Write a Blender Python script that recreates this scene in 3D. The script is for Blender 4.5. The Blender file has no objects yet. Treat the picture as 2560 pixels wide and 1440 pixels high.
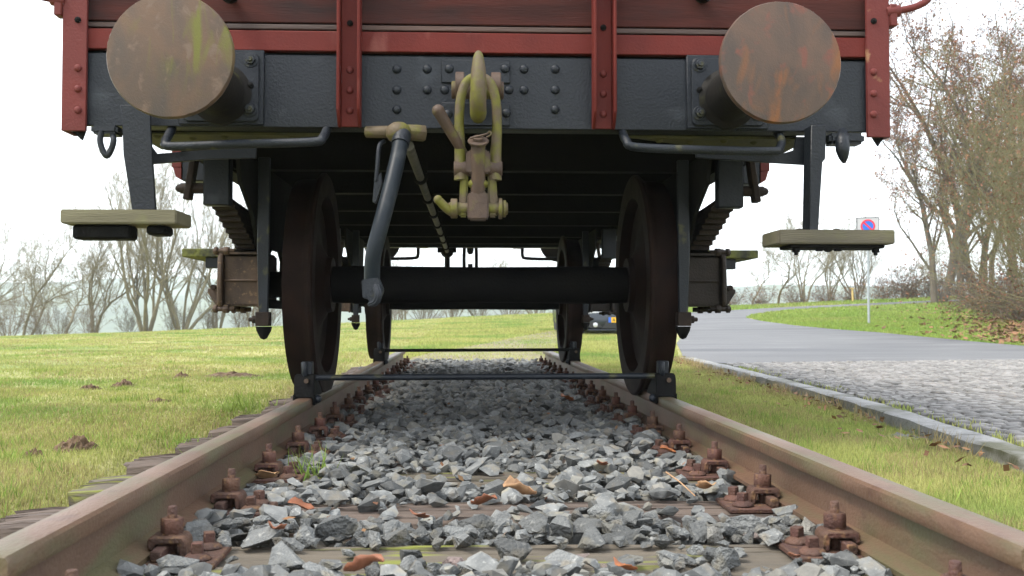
import bpy, bmesh, math, random
import numpy as np
from mathutils import Vector, Matrix, Euler, geometry
PI = math.pi
sc = bpy.context.scene
col = sc.collection

# ------------------------------------------------------------------ camera, world, sun, exposure
FPX = 2560.0
CAM = Vector((-0.084, 0.0, 0.3295))
cam_d = bpy.data.cameras.new('camera')
cam = bpy.data.objects.new('camera', cam_d); col.objects.link(cam)
cam.location = CAM
cam.rotation_euler = (PI/2 + math.atan(76/FPX), 0, -math.atan(114/FPX))
cam_d.sensor_width = 36.0; cam_d.lens = 36.0
cam_d.clip_start = 0.05; cam_d.clip_end = 4000
cam_d.dof.use_dof = True; cam_d.dof.focus_distance = 3.5; cam_d.dof.aperture_fstop = 9.0
sc.camera = cam

SUN_DIR = Vector((-0.52, -0.20, 0.83)).normalized()     # towards the sun
world = bpy.data.worlds.new('World'); sc.world = world; world.use_nodes = True
wn = world.node_tree.nodes; wl = world.node_tree.links
bg = wn['Background']
sky = wn.new('ShaderNodeTexSky'); sky.sky_type = 'NISHITA'; sky.sun_disc = False
sky.sun_elevation = math.asin(SUN_DIR.z); sky.sun_rotation = math.atan2(SUN_DIR.x, SUN_DIR.y)
sky.dust_density = 4.0; sky.air_density = 1.0; sky.ozone_density = 1.0
mixw = wn.new('ShaderNodeMix'); mixw.data_type = 'RGBA'; mixw.inputs[0].default_value = 0.72   # cloud layer
mixw.inputs[7].default_value = (11.0, 11.5, 12.2, 1)
wl.new(sky.outputs[0], mixw.inputs[6]); wl.new(mixw.outputs[2], bg.inputs[0])
bg.inputs[1].default_value = 0.10
sun_d = bpy.data.lights.new('sun', 'SUN'); sun_d.energy = 1.5; sun_d.angle = math.radians(14); sun_d.color = (1, .95, .86)
sun = bpy.data.objects.new('sun', sun_d); col.objects.link(sun)
sun.rotation_euler = SUN_DIR.to_track_quat('Z', 'Y').to_euler(); sun.location = (-6, -4, 12)
sc.view_settings.view_transform = 'Standard'; sc.view_settings.look = 'None'
sc.view_settings.exposure = 1.45; sc.view_settings.gamma = 1.0; sc.view_settings.use_curve_mapping = False
sc.render.engine = 'CYCLES'
sc.cycles.use_denoising = True
sc.cycles.max_bounces = 6; sc.cycles.diffuse_bounces = 3; sc.cycles.volume_bounces = 1
sc.cycles.transparent_max_bounces = 8

CR = cam.rotation_euler.to_matrix()
def at(px, py, Y):
    d = CR @ Vector(((px-1280)/FPX, (720-py)/FPX, -1.0))
    return CAM + d*((Y-CAM.y)/d.y)

# ------------------------------------------------------------------ materials
MATS = {}
def pm(name, c1, c2, scale=8, rough=.6, metal=0., bump=.15, bscale=80, stretch=(1,1,1), c3=None, s3=3., t3=(.55,.65), st3=(1,1,1), zone=None,
       island=0., c4=None, s4=40., t4=(.62,.68), spec=.4, detail=6, bdist=.01, transl=0., dist=0.):
    m = bpy.data.materials.new(name); m.use_nodes = True
    N = m.node_tree.nodes; L = m.node_tree.links
    b = N['Principled BSDF']
    b.inputs['Roughness'].default_value = rough; b.inputs['Metallic'].default_value = metal
    b.inputs['Specular IOR Level'].default_value = spec
    tc = N.new('ShaderNodeTexCoord')
    def mapped(st):
        mp = N.new('ShaderNodeMapping'); mp.inputs['Scale'].default_value = st
        L.new(tc.outputs['Object'], mp.inputs[0]); return mp.outputs[0]
    def noise(sc_, st, det=detail):
        n = N.new('ShaderNodeTexNoise'); n.inputs['Scale'].default_value = sc_; n.inputs['Detail'].default_value = det; n.inputs['Distortion'].default_value = dist
        L.new(mapped(st), n.inputs['Vector']); return n
    def ramp(sock, a, b_):
        r = N.new('ShaderNodeMapRange'); r.inputs[1].default_value = a; r.inputs[2].default_value = b_
        L.new(sock, r.inputs[0]); return r.outputs[0]
    def mix(fac, A, B, mode='MIX'):
        x = N.new('ShaderNodeMix'); x.data_type = 'RGBA'; x.blend_type = mode
        if isinstance(fac, float): x.inputs[0].default_value = fac
        else: L.new(fac, x.inputs[0])
        for sock, v in ((x.inputs[6], A), (x.inputs[7], B)):
            if isinstance(v, tuple): sock.default_value = (*v, 1)
            else: L.new(v, sock)
        return x.outputs[2]
    n1 = noise(scale, stretch)
    c = mix(ramp(n1.outputs[0], .33, .67), c1, c2)
    if c4: c = mix(ramp(noise(s4, stretch, 3).outputs[0], *t4), c, c4)
    if c3:
        k = ramp(noise(s3, st3, 5).outputs[0], *t3)
        if zone:
            geo = N.new('ShaderNodeVectorMath'); geo.operation = 'DISTANCE'
            L.new(tc.outputs['Object'], geo.inputs[0]); geo.inputs[1].default_value = zone[0]
            z = ramp(geo.outputs['Value'], zone[1], zone[1]*.35)
            mm = N.new('ShaderNodeMath'); mm.operation = 'MULTIPLY'; L.new(k, mm.inputs[0]); L.new(z, mm.inputs[1]); k = mm.outputs[0]
        c = mix(k, c, c3)
    if island:
        g = N.new('ShaderNodeNewGeometry'); oi = N.new('ShaderNodeObjectInfo')
        a = N.new('ShaderNodeMath'); a.operation = 'ADD'; L.new(g.outputs['Random Per Island'], a.inputs[0]); L.new(oi.outputs['Random'], a.inputs[1])
        fr = N.new('ShaderNodeMath'); fr.operation = 'FRACT'; L.new(a.outputs[0], fr.inputs[0])
        hs = N.new('ShaderNodeHueSaturation'); L.new(c, hs.inputs['Color'])
        L.new(ramp2(N, L, fr.outputs[0], 1-island, 1+island), hs.inputs['Value'])
        w = N.new('ShaderNodeTexWhiteNoise'); w.noise_dimensions = '1D'; L.new(fr.outputs[0], w.inputs['W'])
        L.new(ramp2(N, L, w.outputs['Value'], .488, .512), hs.inputs['Hue'])
        c = hs.outputs[0]
    L.new(c, b.inputs['Base Color'])
    if transl:
        tr = N.new('ShaderNodeBsdfTranslucent'); L.new(c, tr.inputs[0]); mx = N.new('ShaderNodeMixShader'); mx.inputs[0].default_value = transl
        L.new(b.outputs[0], mx.inputs[1]); L.new(tr.outputs[0], mx.inputs[2]); L.new(mx.outputs[0], N['Material Output'].inputs[0])
    if bump:
        bn = noise(bscale, stretch, 4)
        bp = N.new('ShaderNodeBump'); bp.inputs['Strength'].default_value = bump; bp.inputs['Distance'].default_value = bdist
        L.new(bn.outputs[0], bp.inputs['Height']); L.new(bp.outputs[0], b.inputs['Normal'])
        rr = ramp2(N, L, n1.outputs[0], max(.05, rough-.12), min(1, rough+.12)); L.new(rr, b.inputs['Roughness'])
    MATS[name] = m
    return m
def ramp2(N, L, sock, lo, hi):
    r = N.new('ShaderNodeMapRange'); r.inputs[3].default_value = lo; r.inputs[4].default_value = hi
    L.new(sock, r.inputs[0]); return r.outputs[0]

M_red   = pm('red_paint', (.085,.0118,.0088), (.115,.0175,.0128), 6, .6, spec=.18, bump=.35, bscale=130, c3=(.19,.062,.05), s3=9, t3=(.6,.8), st3=(1,1,.4), bdist=.004)
M_red2  = pm('faded_red_paint', (.098,.0205,.018), (.13,.028,.0245), 5, .6, spec=.2, bump=.35, bscale=130, c3=(.30,.17,.09), s3=10, t3=(.66,.74), bdist=.004)
M_black = pm('blue_black_paint', (.0056,.0078,.0115), (.0098,.0125,.0175), 5, .45, bump=.42, bscale=105, spec=.3, bdist=.006, c3=(.03,.035,.042), s3=7, t3=(.6,.75), detail=4)
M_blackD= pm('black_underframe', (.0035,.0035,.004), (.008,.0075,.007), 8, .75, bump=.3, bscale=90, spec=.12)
M_moss_pl=pm('mossy_plate', (.05,.05,.02), (.09,.085,.03), 10, .75, bump=.3)
M_steel = pm('dark_blue_steel', (.0085,.011,.0155), (.0145,.018,.024), 8, .45, bump=.3, bscale=120, c3=(.08,.075,.03), s3=12, t3=(.6,.7), spec=.3)
M_board = pm('stained_wall_board', (.065,.0165,.0125), (.032,.0115,.010), 5, .75, spec=.15, bump=.3, bscale=60, stretch=(.35,1,3.2), c3=(.02,.013,.013), s3=3.2, t3=(.55,.72), st3=(.6,1,2), bdist=.004)
M_board2= pm('grey_brown_board', (.085,.05,.04), (.055,.04,.036), 5, .75, bump=.3, bscale=60, stretch=(.35,1,3.2))
M_bufL  = pm('rusty_buffer_mossy', (.115,.066,.038), (.062,.047,.038), 6.5, .5, bump=.15, bscale=170, stretch=(1,1,.8), c3=(.105,.103,.016), s3=19, t3=(.52,.68), st3=(1,1,.32), zone=((.07,0,.08),.21), c4=(.125,.085,.06), s4=26, t4=(.57,.70), dist=.7, spec=.3)
M_bufR  = pm('rusty_buffer_orange', (.098,.058,.040), (.048,.038,.033), 6.0, .5, bump=.15, bscale=170, stretch=(1,1,.75), c3=(.155,.062,.022), s3=9, t3=(.55,.70), st3=(1,1,.55), c4=(.125,.047,.033), s4=22, t4=(.56,.70), dist=.7, spec=.3)
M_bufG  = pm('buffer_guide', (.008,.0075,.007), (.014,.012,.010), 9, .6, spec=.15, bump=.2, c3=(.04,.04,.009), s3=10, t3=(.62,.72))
M_moss  = pm('mossy_coupling', (.095,.068,.038), (.062,.047,.026), 18, .7, bump=.55, bscale=110, c3=(.105,.10,.012), s3=18, t3=(.44,.6), bdist=.003)
M_rustc = pm('rusty_coupling', (.075,.045,.028), (.048,.03,.021), 20, .65, bump=.55, bscale=110, c3=(.09,.082,.015), s3=16, t3=(.55,.68), bdist=.003)
M_hose  = pm('rubber_hose', (.007,.011,.0155), (.012,.017,.022), 10, .45, bump=.25, bscale=200, spec=.22, c3=(.03,.034,.038), s3=14, t3=(.58,.75), bdist=.002)
M_pipe  = pm('grey_pipe', (.14,.13,.115), (.09,.088,.08), 20, .6, bump=.2)
M_wheel = pm('wheel_rust', (.018,.0095,.0072), (.0105,.0065,.0055), 9, .7, metal=.0, spec=.08, bump=.2, bscale=140)
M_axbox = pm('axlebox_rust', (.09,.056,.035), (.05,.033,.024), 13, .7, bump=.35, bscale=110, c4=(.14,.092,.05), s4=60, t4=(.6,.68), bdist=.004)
M_axboxd = pm('axlebox_shaded', (.032,.023,.018), (.020,.016,.013), 13, .6, bump=.35, bscale=110, spec=.25)  # right-hand axle boxes: rust darkened in the colour to stand in for shade
M_brown = pm('brown_iron', (.028,.018,.013), (.018,.0125,.010), 14, .7, bump=.3, spec=.2)
M_stepw = pm('weathered_step_wood', (.165,.15,.092), (.12,.108,.068), 6, .8, bump=.5, bscale=50, stretch=(.5,2,5), c3=(.19,.19,.075), s3=6, t3=(.55,.75), bdist=.004)
M_stepd = pm('dark_step_wood', (.115,.102,.07), (.08,.071,.052), 6, .85, bump=.5, bscale=50, stretch=(.5,2,5), c3=(.12,.115,.055), s3=6, t3=(.55,.75), bdist=.004)
M_stepm = pm('mossy_step_wood', (.10,.11,.045), (.15,.16,.03), 10, .85, bump=.4, c3=(.04,.04,.028), s3=12, t3=(.5,.65))
M_rail  = pm('rail_rust', (.130,.076,.048), (.082,.048,.030), 5, .5, bump=.2, bscale=160, stretch=(1,.5,1), c3=(.088,.08,.04), s3=5, t3=(.47,.66), st3=(3,.6,2), c4=(.085,.045,.03), s4=30, t4=(.58,.72))
M_fast  = pm('fastener_rust', (.082,.036,.022), (.048,.026,.02), 22, .75, bump=.5, bscale=150, c4=(.15,.078,.034), s4=45, t4=(.56,.7), island=.25)
M_sleep = pm('sleeper_wood', (.115,.085,.066), (.07,.054,.045), 7, .85, bump=.7, bscale=30, stretch=(.4,6,6), c3=(.05,.036,.028), s3=5, t3=(.56,.68), st3=(.5,7,7), bdist=.008)
M_sleepm= pm('sleeper_wood_mossy', (.08,.068,.052), (.115,.095,.07), 7, .85, bump=.7, bscale=30, stretch=(.4,6,6), c3=(.15,.16,.03), s3=5, t3=(.56,.64), st3=(.6,5,5), bdist=.008)
def stone_mats(tagn, sc_, bs, bd):
    return (pm('ballast_stone'+tagn, (.142,.145,.139), (.086,.09,.089), 1.3*sc_, .75, bump=.5, bscale=bs, c3=(.15,.138,.11), s3=.8*sc_, t3=(.52,.66), c4=(.23,.23,.215), s4=3.4*sc_, t4=(.6,.72), island=.48, bdist=bd),
            pm('pinkish_stone'+tagn, (.20,.155,.138), (.165,.13,.115), 1.5*sc_, .75, bump=.5, bscale=bs, island=.15, bdist=bd),
            pm('tan_stone'+tagn, (.175,.168,.145), (.135,.132,.118), 1.5*sc_, .75, bump=.5, bscale=bs, island=.3, bdist=bd))
STONE_ONE = stone_mats('', 1.0, 5.0, .10)
STONE_ALL = stone_mats('_heap', 32.0, 150.0, .0035)
M_stoneT = STONE_ALL[2]
M_soil  = pm('ballast_soil', (.05,.045,.038), (.075,.066,.052), 14, .95, bump=.6, bscale=60)
M_clod  = pm('brown_soil', (.13,.082,.045), (.08,.05,.028), 20, .95, bump=.7, bscale=70)
M_ground= pm('grass_ground', (.25,.25,.09), (.32,.29,.12), .55, .95, bump=.8, bscale=16, c3=(.17,.21,.06), s3=.22, t3=(.48,.62), c4=(.21,.175,.075), s4=2.6, t4=(.56,.68), detail=9, bdist=.05)
M_grass = pm('grass_blades', (.29,.33,.09), (.39,.38,.14), 1.1, .75, bump=0, c3=(.18,.28,.065), s3=.45, t3=(.50,.64), island=.35, spec=.25, transl=.35)
M_lawn  = pm('lawn_blades', (.18,.28,.05), (.24,.30,.07), .5, .75, bump=0, island=.35, spec=.2, transl=.35, c3=(.28,.25,.10), s3=.35, t3=(.58,.72))
M_asph  = pm('asphalt', (.083,.083,.085), (.112,.112,.113), .5, .7, bump=.25, bscale=220, stretch=(.6,2.2,1), c3=(.06,.06,.064), s3=.45, t3=(.46,.66), st3=(.6,1.8,1), c4=(.15,.15,.15), s4=1.6, t4=(.55,.75), spec=.4)
M_cob   = pm('granite_sett', (.20,.19,.178), (.145,.14,.132), 9, .7, bump=.3, bscale=70, c4=(.22,.195,.165), s4=30, island=.3)
M_joint = pm('sett_joint_soil', (.075,.07,.055), (.10,.10,.05), 3, .95, bump=.4, c3=(.10,.13,.03), s3=1.2, t3=(.52,.62))
M_kerb  = pm('kerb_granite', (.27,.265,.255), (.20,.197,.188), 20, .75, bump=.4, bscale=70, c3=(.075,.075,.045), s3=2.5, t3=(.5,.66), st3=(1,1,3), c4=(.12,.12,.112), s4=70)
M_bark  = pm('bark_grey_olive', (.19,.165,.105), (.125,.11,.075), 4, .9, bump=.4, bscale=20, stretch=(1,1,.3))
M_twig  = pm('twig_olive', (.24,.21,.13), (.17,.15,.095), 2, .9, bump=0)
M_barkd = pm('bark_dark', (.11,.09,.065), (.07,.058,.045), 4, .9, bump=.4, bscale=20, stretch=(1,1,.3), c4=(.14,.14,.11), s4=5, t4=(.6,.7))
M_twigd = pm('twig_brown', (.112,.083,.058), (.078,.06,.045), 2, .9, bump=0)
M_twigg = pm('twig_greenish', (.17,.155,.07), (.125,.112,.055), 2, .9, bump=0)
M_leafb = pm('dead_leaf_brown', (.20,.085,.038), (.15,.065,.034), 6, .7, bump=0, island=.4)
M_leafo = pm('dead_leaf_orange', (.30,.105,.03), (.24,.075,.028), 40, .6, bump=.2)
M_leafr = pm('dead_leaf_red_brown', (.22,.085,.042), (.17,.062,.032), 40, .6, bump=.2)
M_leaft = pm('dead_leaf_tan', (.37,.22,.11), (.29,.16,.08), 40, .6, bump=.2)
M_brush = pm('brush_stems', (.19,.155,.11), (.14,.115,.085), 2, .9, bump=0)
M_hill  = pm('far_hill_woods', (.055,.075,.05), (.09,.105,.06), .02, .95, bump=0, c3=(.05,.06,.045), s3=.035, t3=(.45,.6), st3=(1,1,4))
M_car   = pm('car_paint', (.022,.028,.036), (.024,.03,.038), 1, .22, metal=.2, bump=0, spec=.6)
M_plast = pm('dark_plastic', (.018,.019,.021), (.022,.022,.024), 8, .55, bump=0)
M_tyre  = pm('tyre_rubber', (.02,.02,.02), (.026,.026,.026), 10, .8, bump=.1)
M_alloy = pm('alloy_rim', (.5,.5,.52), (.45,.45,.47), 6, .3, metal=.8, bump=0)
M_glass = pm('car_glass', (.05,.06,.065), (.06,.07,.075), 2, .08, bump=0, spec=.8)
M_lens  = pm('headlamp_lens', (.62,.64,.66), (.5,.52,.54), 14, .15, metal=.4, bump=.1, bscale=40, spec=.8)
M_galv  = pm('galvanised_steel', (.38,.41,.43), (.32,.35,.37), 5, .45, metal=.4, bump=.05)
M_white = pm('sign_white', (.42,.42,.43), (.40,.40,.41), 4, .5, bump=0)
M_sgrey = pm('sign_border_grey', (.06,.06,.065), (.07,.07,.075), 4, .5, bump=0)
M_sred  = pm('sign_red', (.62,.02,.05), (.58,.02,.05), 4, .5, bump=0)
M_sblue = pm('sign_blue', (.01,.13,.58), (.01,.12,.52), 4, .5, bump=0)
M_pyel  = pm('plate_yellow', (.85,.47,.015), (.8,.44,.015), 4, .5, bump=0)
M_pblue = pm('plate_blue', (.03,.13,.55), (.03,.12,.5), 4, .5, bump=0)
M_ink   = pm('plate_ink', (.02,.02,.02), (.025,.025,.02), 4, .5, bump=0)
M_ypost = pm('yellow_post', (.55,.40,.16), (.5,.35,.14), 4, .6, bump=0)

# ------------------------------------------------------------------ mesh helpers
def tag(o, label=None, cat=None, group=None, kind=None):
    if label: o['label'] = label
    if cat: o['category'] = cat
    if group: o['group'] = group
    if kind: o['kind'] = kind
    return o
def wloc(o):
    v = Vector((0,0,0))
    while o is not None:
        v += Vector(o.location); o = o.parent
    return v
def empty(name, loc, rz=0, parent=None):
    o = bpy.data.objects.new(name, None); col.objects.link(o)
    o.location = loc; o.rotation_euler.z = rz; o.parent = parent; o.empty_display_size = .1
    return o
def link(name, me, parent=None, loc=(0,0,0), rot=None, scale=None):
    o = bpy.data.objects.new(name, me); col.objects.link(o); o.parent = parent; o.location = loc
    if rot is not None: o.rotation_euler = rot
    if scale is not None: o.scale = scale
    return o
def copy_tree(o, parent=None):
    c = o.copy(); col.objects.link(c); c.parent = parent
    for ch in o.children: copy_tree(ch, c)
    return c
def catmull(pts, k=6):
    P = [Vector(p) for p in pts]; out = []
    for i in range(len(P)-1):
        p0 = P[max(i-1,0)]; p1 = P[i]; p2 = P[i+1]; p3 = P[min(i+2,len(P)-1)]
        for j in range(k):
            t = j/k
            out.append(.5*((2*p1)+(-p0+p2)*t+(2*p0-5*p1+4*p2-p3)*t*t+(-p0+3*p1-3*p2+p3)*t*t*t))
    out.append(P[-1]); return out
class MB:
    def __init__(s): s.v = []; s.f = []
    def add(s, v, f):
        n = len(s.v); s.v += [tuple(p) for p in v]; s.f += [tuple(i+n for i in q) for q in f]; return s
    def box(s, x0, x1, y0, y1, z0, z1):
        v = [(x,y,z) for z in (z0,z1) for y in (y0,y1) for x in (x0,x1)]
        return s.add(v, [(0,2,3,1),(4,5,7,6),(0,1,5,4),(2,6,7,3),(0,4,6,2),(1,3,7,5)])
    def prism(s, pts, axis, a, b):
        n = len(pts)
        def P(p, h): return (h,p[0],p[1]) if axis=='x' else (p[0],h,p[1]) if axis=='y' else (p[0],p[1],h)
        v = [P(p,a) for p in pts]+[P(p,b) for p in pts]
        return s.add(v, [tuple(range(n-1,-1,-1)), tuple(range(n,2*n))]+[(i,(i+1)%n,n+(i+1)%n,n+i) for i in range(n)])
    def tube(s, pts, r, n=8, smooth=0, caps=True, sx=1.0):
        if smooth:
            if not isinstance(r,(int,float)):
                rr=[]
                for i in range(len(r)-1): rr += [r[i]+(r[i+1]-r[i])*j/smooth for j in range(smooth)]
                r = rr+[r[-1]]
            pts = catmull(pts, smooth)
        P = [Vector(p) for p in pts]; m = len(P)
        R = [r]*m if isinstance(r,(int,float)) else r
        v = []; up = None
        for i in range(m):
            d = (P[min(i+1,m-1)]-P[max(i-1,0)]).normalized()
            if up is None:
                up = Vector((0,0,1)) if abs(d.z)<.9 else Vector((0,1,0))
            a = d.cross(up).normalized(); up = a.cross(d).normalized()
            for k in range(n):
                t = 2*PI*k/n
                v.append(P[i]+(a*math.cos(t)*sx+up*math.sin(t))*R[i])
        f = [(i*n+k, i*n+(k+1)%n, (i+1)*n+(k+1)%n, (i+1)*n+k) for i in range(m-1) for k in range(n)]
        if caps: f += [tuple(range(n-1,-1,-1)), tuple((m-1)*n+k for k in range(n))]
        return s.add(v, f)
    def cyl(s, p0, p1, r0, r1=None, n=16): return s.tube([p0,p1],[r0, r0 if r1 is None else r1], n)
    def lathe(s, prof, o, axis='y', n=32):
        v = []; m = len(prof)
        for r,h in prof:
            for k in range(n):
                t = 2*PI*k/n; a, b = r*math.cos(t), r*math.sin(t)
                v.append((o[0]+a,o[1]+h,o[2]+b) if axis=='y' else (o[0]+h,o[1]+a,o[2]+b) if axis=='x' else (o[0]+a,o[1]+b,o[2]+h))
        f = [(i*n+k, i*n+(k+1)%n, (i+1)*n+(k+1)%n, (i+1)*n+k) for i in range(m-1) for k in range(n)]
        f += [tuple(range(n-1,-1,-1)), tuple((m-1)*n+k for k in range(n))]
        return s.add(v, f)
    def ball(s, c, r, sq=(1,1,1), n=12, m=7):
        prof = [(r*math.sin(PI*i/m)+1e-4, -r*math.cos(PI*i/m)) for i in range(m+1)]
        t = MB().lathe(prof,(0,0,0),'z',n)
        return s.add([(c[0]+p[0]*sq[0],c[1]+p[1]*sq[1],c[2]+p[2]*sq[2]) for p in t.v], t.f)
    def xf(s, M):
        s.v = [tuple(M @ Vector(p)) for p in s.v]; return s
    def mesh(s, name, mat, bevel=0, seg=1, smooth=40, off=(0,0,0)):
        me = bpy.data.meshes.new(name)
        me.from_pydata([(p[0]-off[0],p[1]-off[1],p[2]-off[2]) for p in s.v], [], s.f)
        bm = bmesh.new(); bm.from_mesh(me)
        bmesh.ops.recalc_face_normals(bm, faces=bm.faces)
        if bevel:
            es = [e for e in bm.edges if len(e.link_faces)==2 and e.calc_face_angle(0) > .5]
            bmesh.ops.bevel(bm, geom=es, offset=bevel, segments=seg, affect='EDGES', clamp_overlap=True)
        bm.to_mesh(me); bm.free()
        me.materials.append(mat)
        if smooth:
            me.polygons.foreach_set('use_smooth', [True]*len(me.polygons)); me.set_sharp_from_angle(angle=math.radians(smooth))
        return me
    def build(s, name, mat, parent=None, bevel=0, seg=1, smooth=40):
        return link(name, s.mesh(name, mat, bevel, seg, smooth, wloc(parent)), parent)
def np_mesh(name, V, F, mat, smooth=False):
    me = bpy.data.meshes.new(name)
    V = np.asarray(V, np.float32); F = np.asarray(F, np.int32); k = F.shape[1]
    me.vertices.add(len(V)); me.vertices.foreach_set('co', V.ravel())
    me.loops.add(F.size); me.loops.foreach_set('vertex_index', F.ravel())
    me.polygons.add(len(F)); me.polygons.foreach_set('loop_start', np.arange(0, F.size, k, dtype=np.int32))
    me.update(calc_edges=True); me.materials.append(mat)
    me.polygons.foreach_set('use_smooth', [bool(smooth)]*len(F))
    return me

# ------------------------------------------------------------------ terrain
def ss(a, b, x):
    t = np.clip((x-a)/(b-a), 0, 1); return t*t*(3-2*t)
def terrain(x, y):
    x = np.asarray(x, float); y = np.asarray(y, float)
    xc = np.clip(x, -60, 60)
    t = np.clip((y-9)/36, 0, 1)**1.5
    z = -0.17*(1-t) + t*(0.37+0.042*xc+0.006*np.minimum(xc,0))
    z = z - 0.012*ss(1.3, 2.0, x)*ss(14, 10, y) - .05*ss(2.3,2.7,x)*ss(12.5,11,y)
    z = z - .07*ss(-1.42, -1.2, x)*ss(.9, .75, x)*ss(11.4, 10.6, y) + .022*ss(.78,.85,x)*ss(1.9,1.3,x)*ss(14,10,y)
    fall = np.clip(y-47, 0, 2000)
    z = z - 0.045*np.minimum(fall,300)*ss(0, 25, fall)
    return z
def bumps(x, y):
    return (0.022*np.sin(x*1.7+np.sin(y*.9)*1.3)*np.cos(y*1.3+x*.4) + .012*np.sin(x*4.1+y*2.3)*np.cos(y*3.7-x))*ss(1.4, 3.5, np.abs(x))
def kerb_x(y): return np.interp(y, [2, 3.38, 5.57, 8.5, 11.9], [1.60, 1.79, 2.08, 2.30, 2.49])
def asph_y(x): return 10.29 + (np.asarray(x)-2.44)*.234
def in_poly(P, x, y):
    c = np.zeros(np.shape(x), bool); n = len(P)
    for i in range(n):
        (x1,y1),(x2,y2) = P[i],P[(i+1)%n]
        k = ((y1>y)!=(y2>y)) & (x < (x2-x1)*(y-y1)/(y2-y1+1e-12)+x1)
        c ^= k
    return c
def densify(P, d):
    out = []
    for i in range(len(P)):
        a, b = Vector(P[i]), Vector(P[(i+1)%len(P)]); n = max(1, int((b-a).length/d))
        out += [tuple(a.lerp(b, k/n)) for k in range(n)]
    return out
def sheet(name, poly, step, zf, mat):
    P = densify(poly, step)
    xs = [p[0] for p in P]; ys = [p[1] for p in P]
    gx, gy = np.meshgrid(np.arange(min(xs), max(xs), step), np.arange(min(ys), max(ys), step))
    gx = gx.ravel(); gy = gy.ravel(); k = in_poly(P, gx, gy)
    pts = [Vector(p) for p in P]+[Vector((a,b)) for a,b in zip(gx[k], gy[k])]
    v, e, f, *_ = geometry.delaunay_2d_cdt(pts, [], [list(range(len(P)))], 1, 1e-4)
    z = zf(np.array([p.x for p in v]), np.array([p.y for p in v]))
    me = bpy.data.meshes.new(name); me.from_pydata([(p.x,p.y,float(h)) for p,h in zip(v,z)], [], f); me.materials.append(mat)
    me.polygons.foreach_set('use_smooth', [True]*len(me.polygons))
    bm = bmesh.new(); bm.from_mesh(me); bmesh.ops.recalc_face_normals(bm, faces=bm.faces)
    if sum(q.normal.z for q in bm.faces) < 0: bmesh.ops.reverse_faces(bm, faces=bm.faces)
    bm.to_mesh(me); bm.free()
    return link(name, me)

# ground: one sheet, fine near the track, reaching past the hills
gxs = np.concatenate([np.linspace(-1200,-80,18), np.linspace(-70,-16,28), np.arange(-15,-2.2,.3), np.arange(-2.2,-.6,.07), np.arange(-.6,.75,.3), np.arange(.75,2.6,.08), np.arange(2.6,20.01,.3), np.linspace(22,80,26), np.linspace(100,1200,16)])
gys = np.concatenate([np.linspace(-30,0,10), np.arange(.6,16,.3), np.arange(16,60,.6), np.linspace(62,330,40), np.linspace(380,1500,10)])
X, Y = np.meshgrid(gxs, gys)
Z = terrain(X, Y) + bumps(X, Y)*ss(60, 20, Y)*(1-ss(1.2, 1.9, X)*ss(50, 40, Y))
nx, ny = len(gxs), len(gys)
idx = np.arange(nx*ny).reshape(ny, nx)
F = np.stack([idx[:-1,:-1], idx[:-1,1:], idx[1:,1:], idx[1:,:-1]], -1).reshape(-1,4)
tag(link('ground', np_mesh('ground', np.stack([X,Y,Z],-1).reshape(-1,3), F, M_ground, True)), kind='structure')

# asphalt road that bends away behind the grass bank
ROAD = [(2.44,10.33),(4.5,10.80),(6.6,11.30),(9.5,12.0),(14,13.0),(20,14.3),(20,15.6),(14,15.3),(10.5,15.0),(8.45,15.2),(8.48,16.35),(8.6,18.4),(8.73,21.5),(8.53,23.8),(8.51,26.4),
        (8.74,30.45),(9.1,33.35),(10.09,36.1),(11.4,38.1),(12.82,39.6),(14.63,40.3),(17.5,40.9),(24,41.5),(24,43.2),(17.5,42.6),(13.29,41.9),(11.0,41.0),(8.54,39.8),(7.3,38.5),
        (6.73,35.0),(5.9,30.0),(5.32,26.2),(4.5,21.5),(3.43,17.0),(2.75,13.4),(2.50,12.2)]
def road_z(x, y): return terrain(x, y) + .015 + .055*ss(14, 10.6, y)
tag(sheet('road', ROAD, .45, road_z, M_asph), kind='structure')

M_oldbed = pm('old_trackbed_soil', (.19,.155,.09), (.14,.12,.07), 2.2, .95, bump=.6, bscale=40, c3=(.20,.20,.08), s3=1.6, t3=(.5,.66))
OLD = [(-.9,11.0),(.95,11.0),(1.05,13),(1.3,16),(1.9,20),(2.7,24),(1.9,24.4),(.9,20.5),(.2,17),(-.5,14)]
tag(sheet('old_trackbed', OLD, .35, lambda x,y: terrain(x,y)+.02, M_oldbed), kind='structure')
# sett pavement, kerb
ZC = -0.125
PAVE = [(float(kerb_x(y))+.06, y) for y in np.linspace(2.2, 10.2, 12)] + [(2.44,10.32),(4.5,10.79),(6.6,11.29),(9.5,11.99),(9.5,2.2)]
pave = tag(sheet('sett_pavement', PAVE, .5, lambda x,y: x*0+ZC-.012, M_joint), kind='structure')
rng = np.random.default_rng(5)
def sett_mesh(seed):
    r = random.Random(seed); m = MB(); a = .0325
    def j(q): return q+r.uniform(-.006,.006)
    v = [(j(-a),j(-a),-.04),(j(a),j(-a),-.04),(j(a),j(a),-.04),(j(-a),j(a),-.04)]
    v += [(p[0]*.98,p[1]*.98,-.002+r.uniform(-.002,.002)) for p in v] + [(p[0]*.72,p[1]*.72,.006+r.uniform(-.002,.003)) for p in v]
    m.add(v, [(0,1,5,4),(1,2,6,5),(2,3,7,6),(3,0,4,7),(4,5,9,8),(5,6,10,9),(6,7,11,10),(7,4,8,11),(8,9,10,11)])
    return m
setts = [sett_mesh(i) for i in range(8)]
sett_me = [m.mesh('sett', M_cob, smooth=60) for m in setts]
cells = []
yy = 2.4; row = 0
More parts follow.
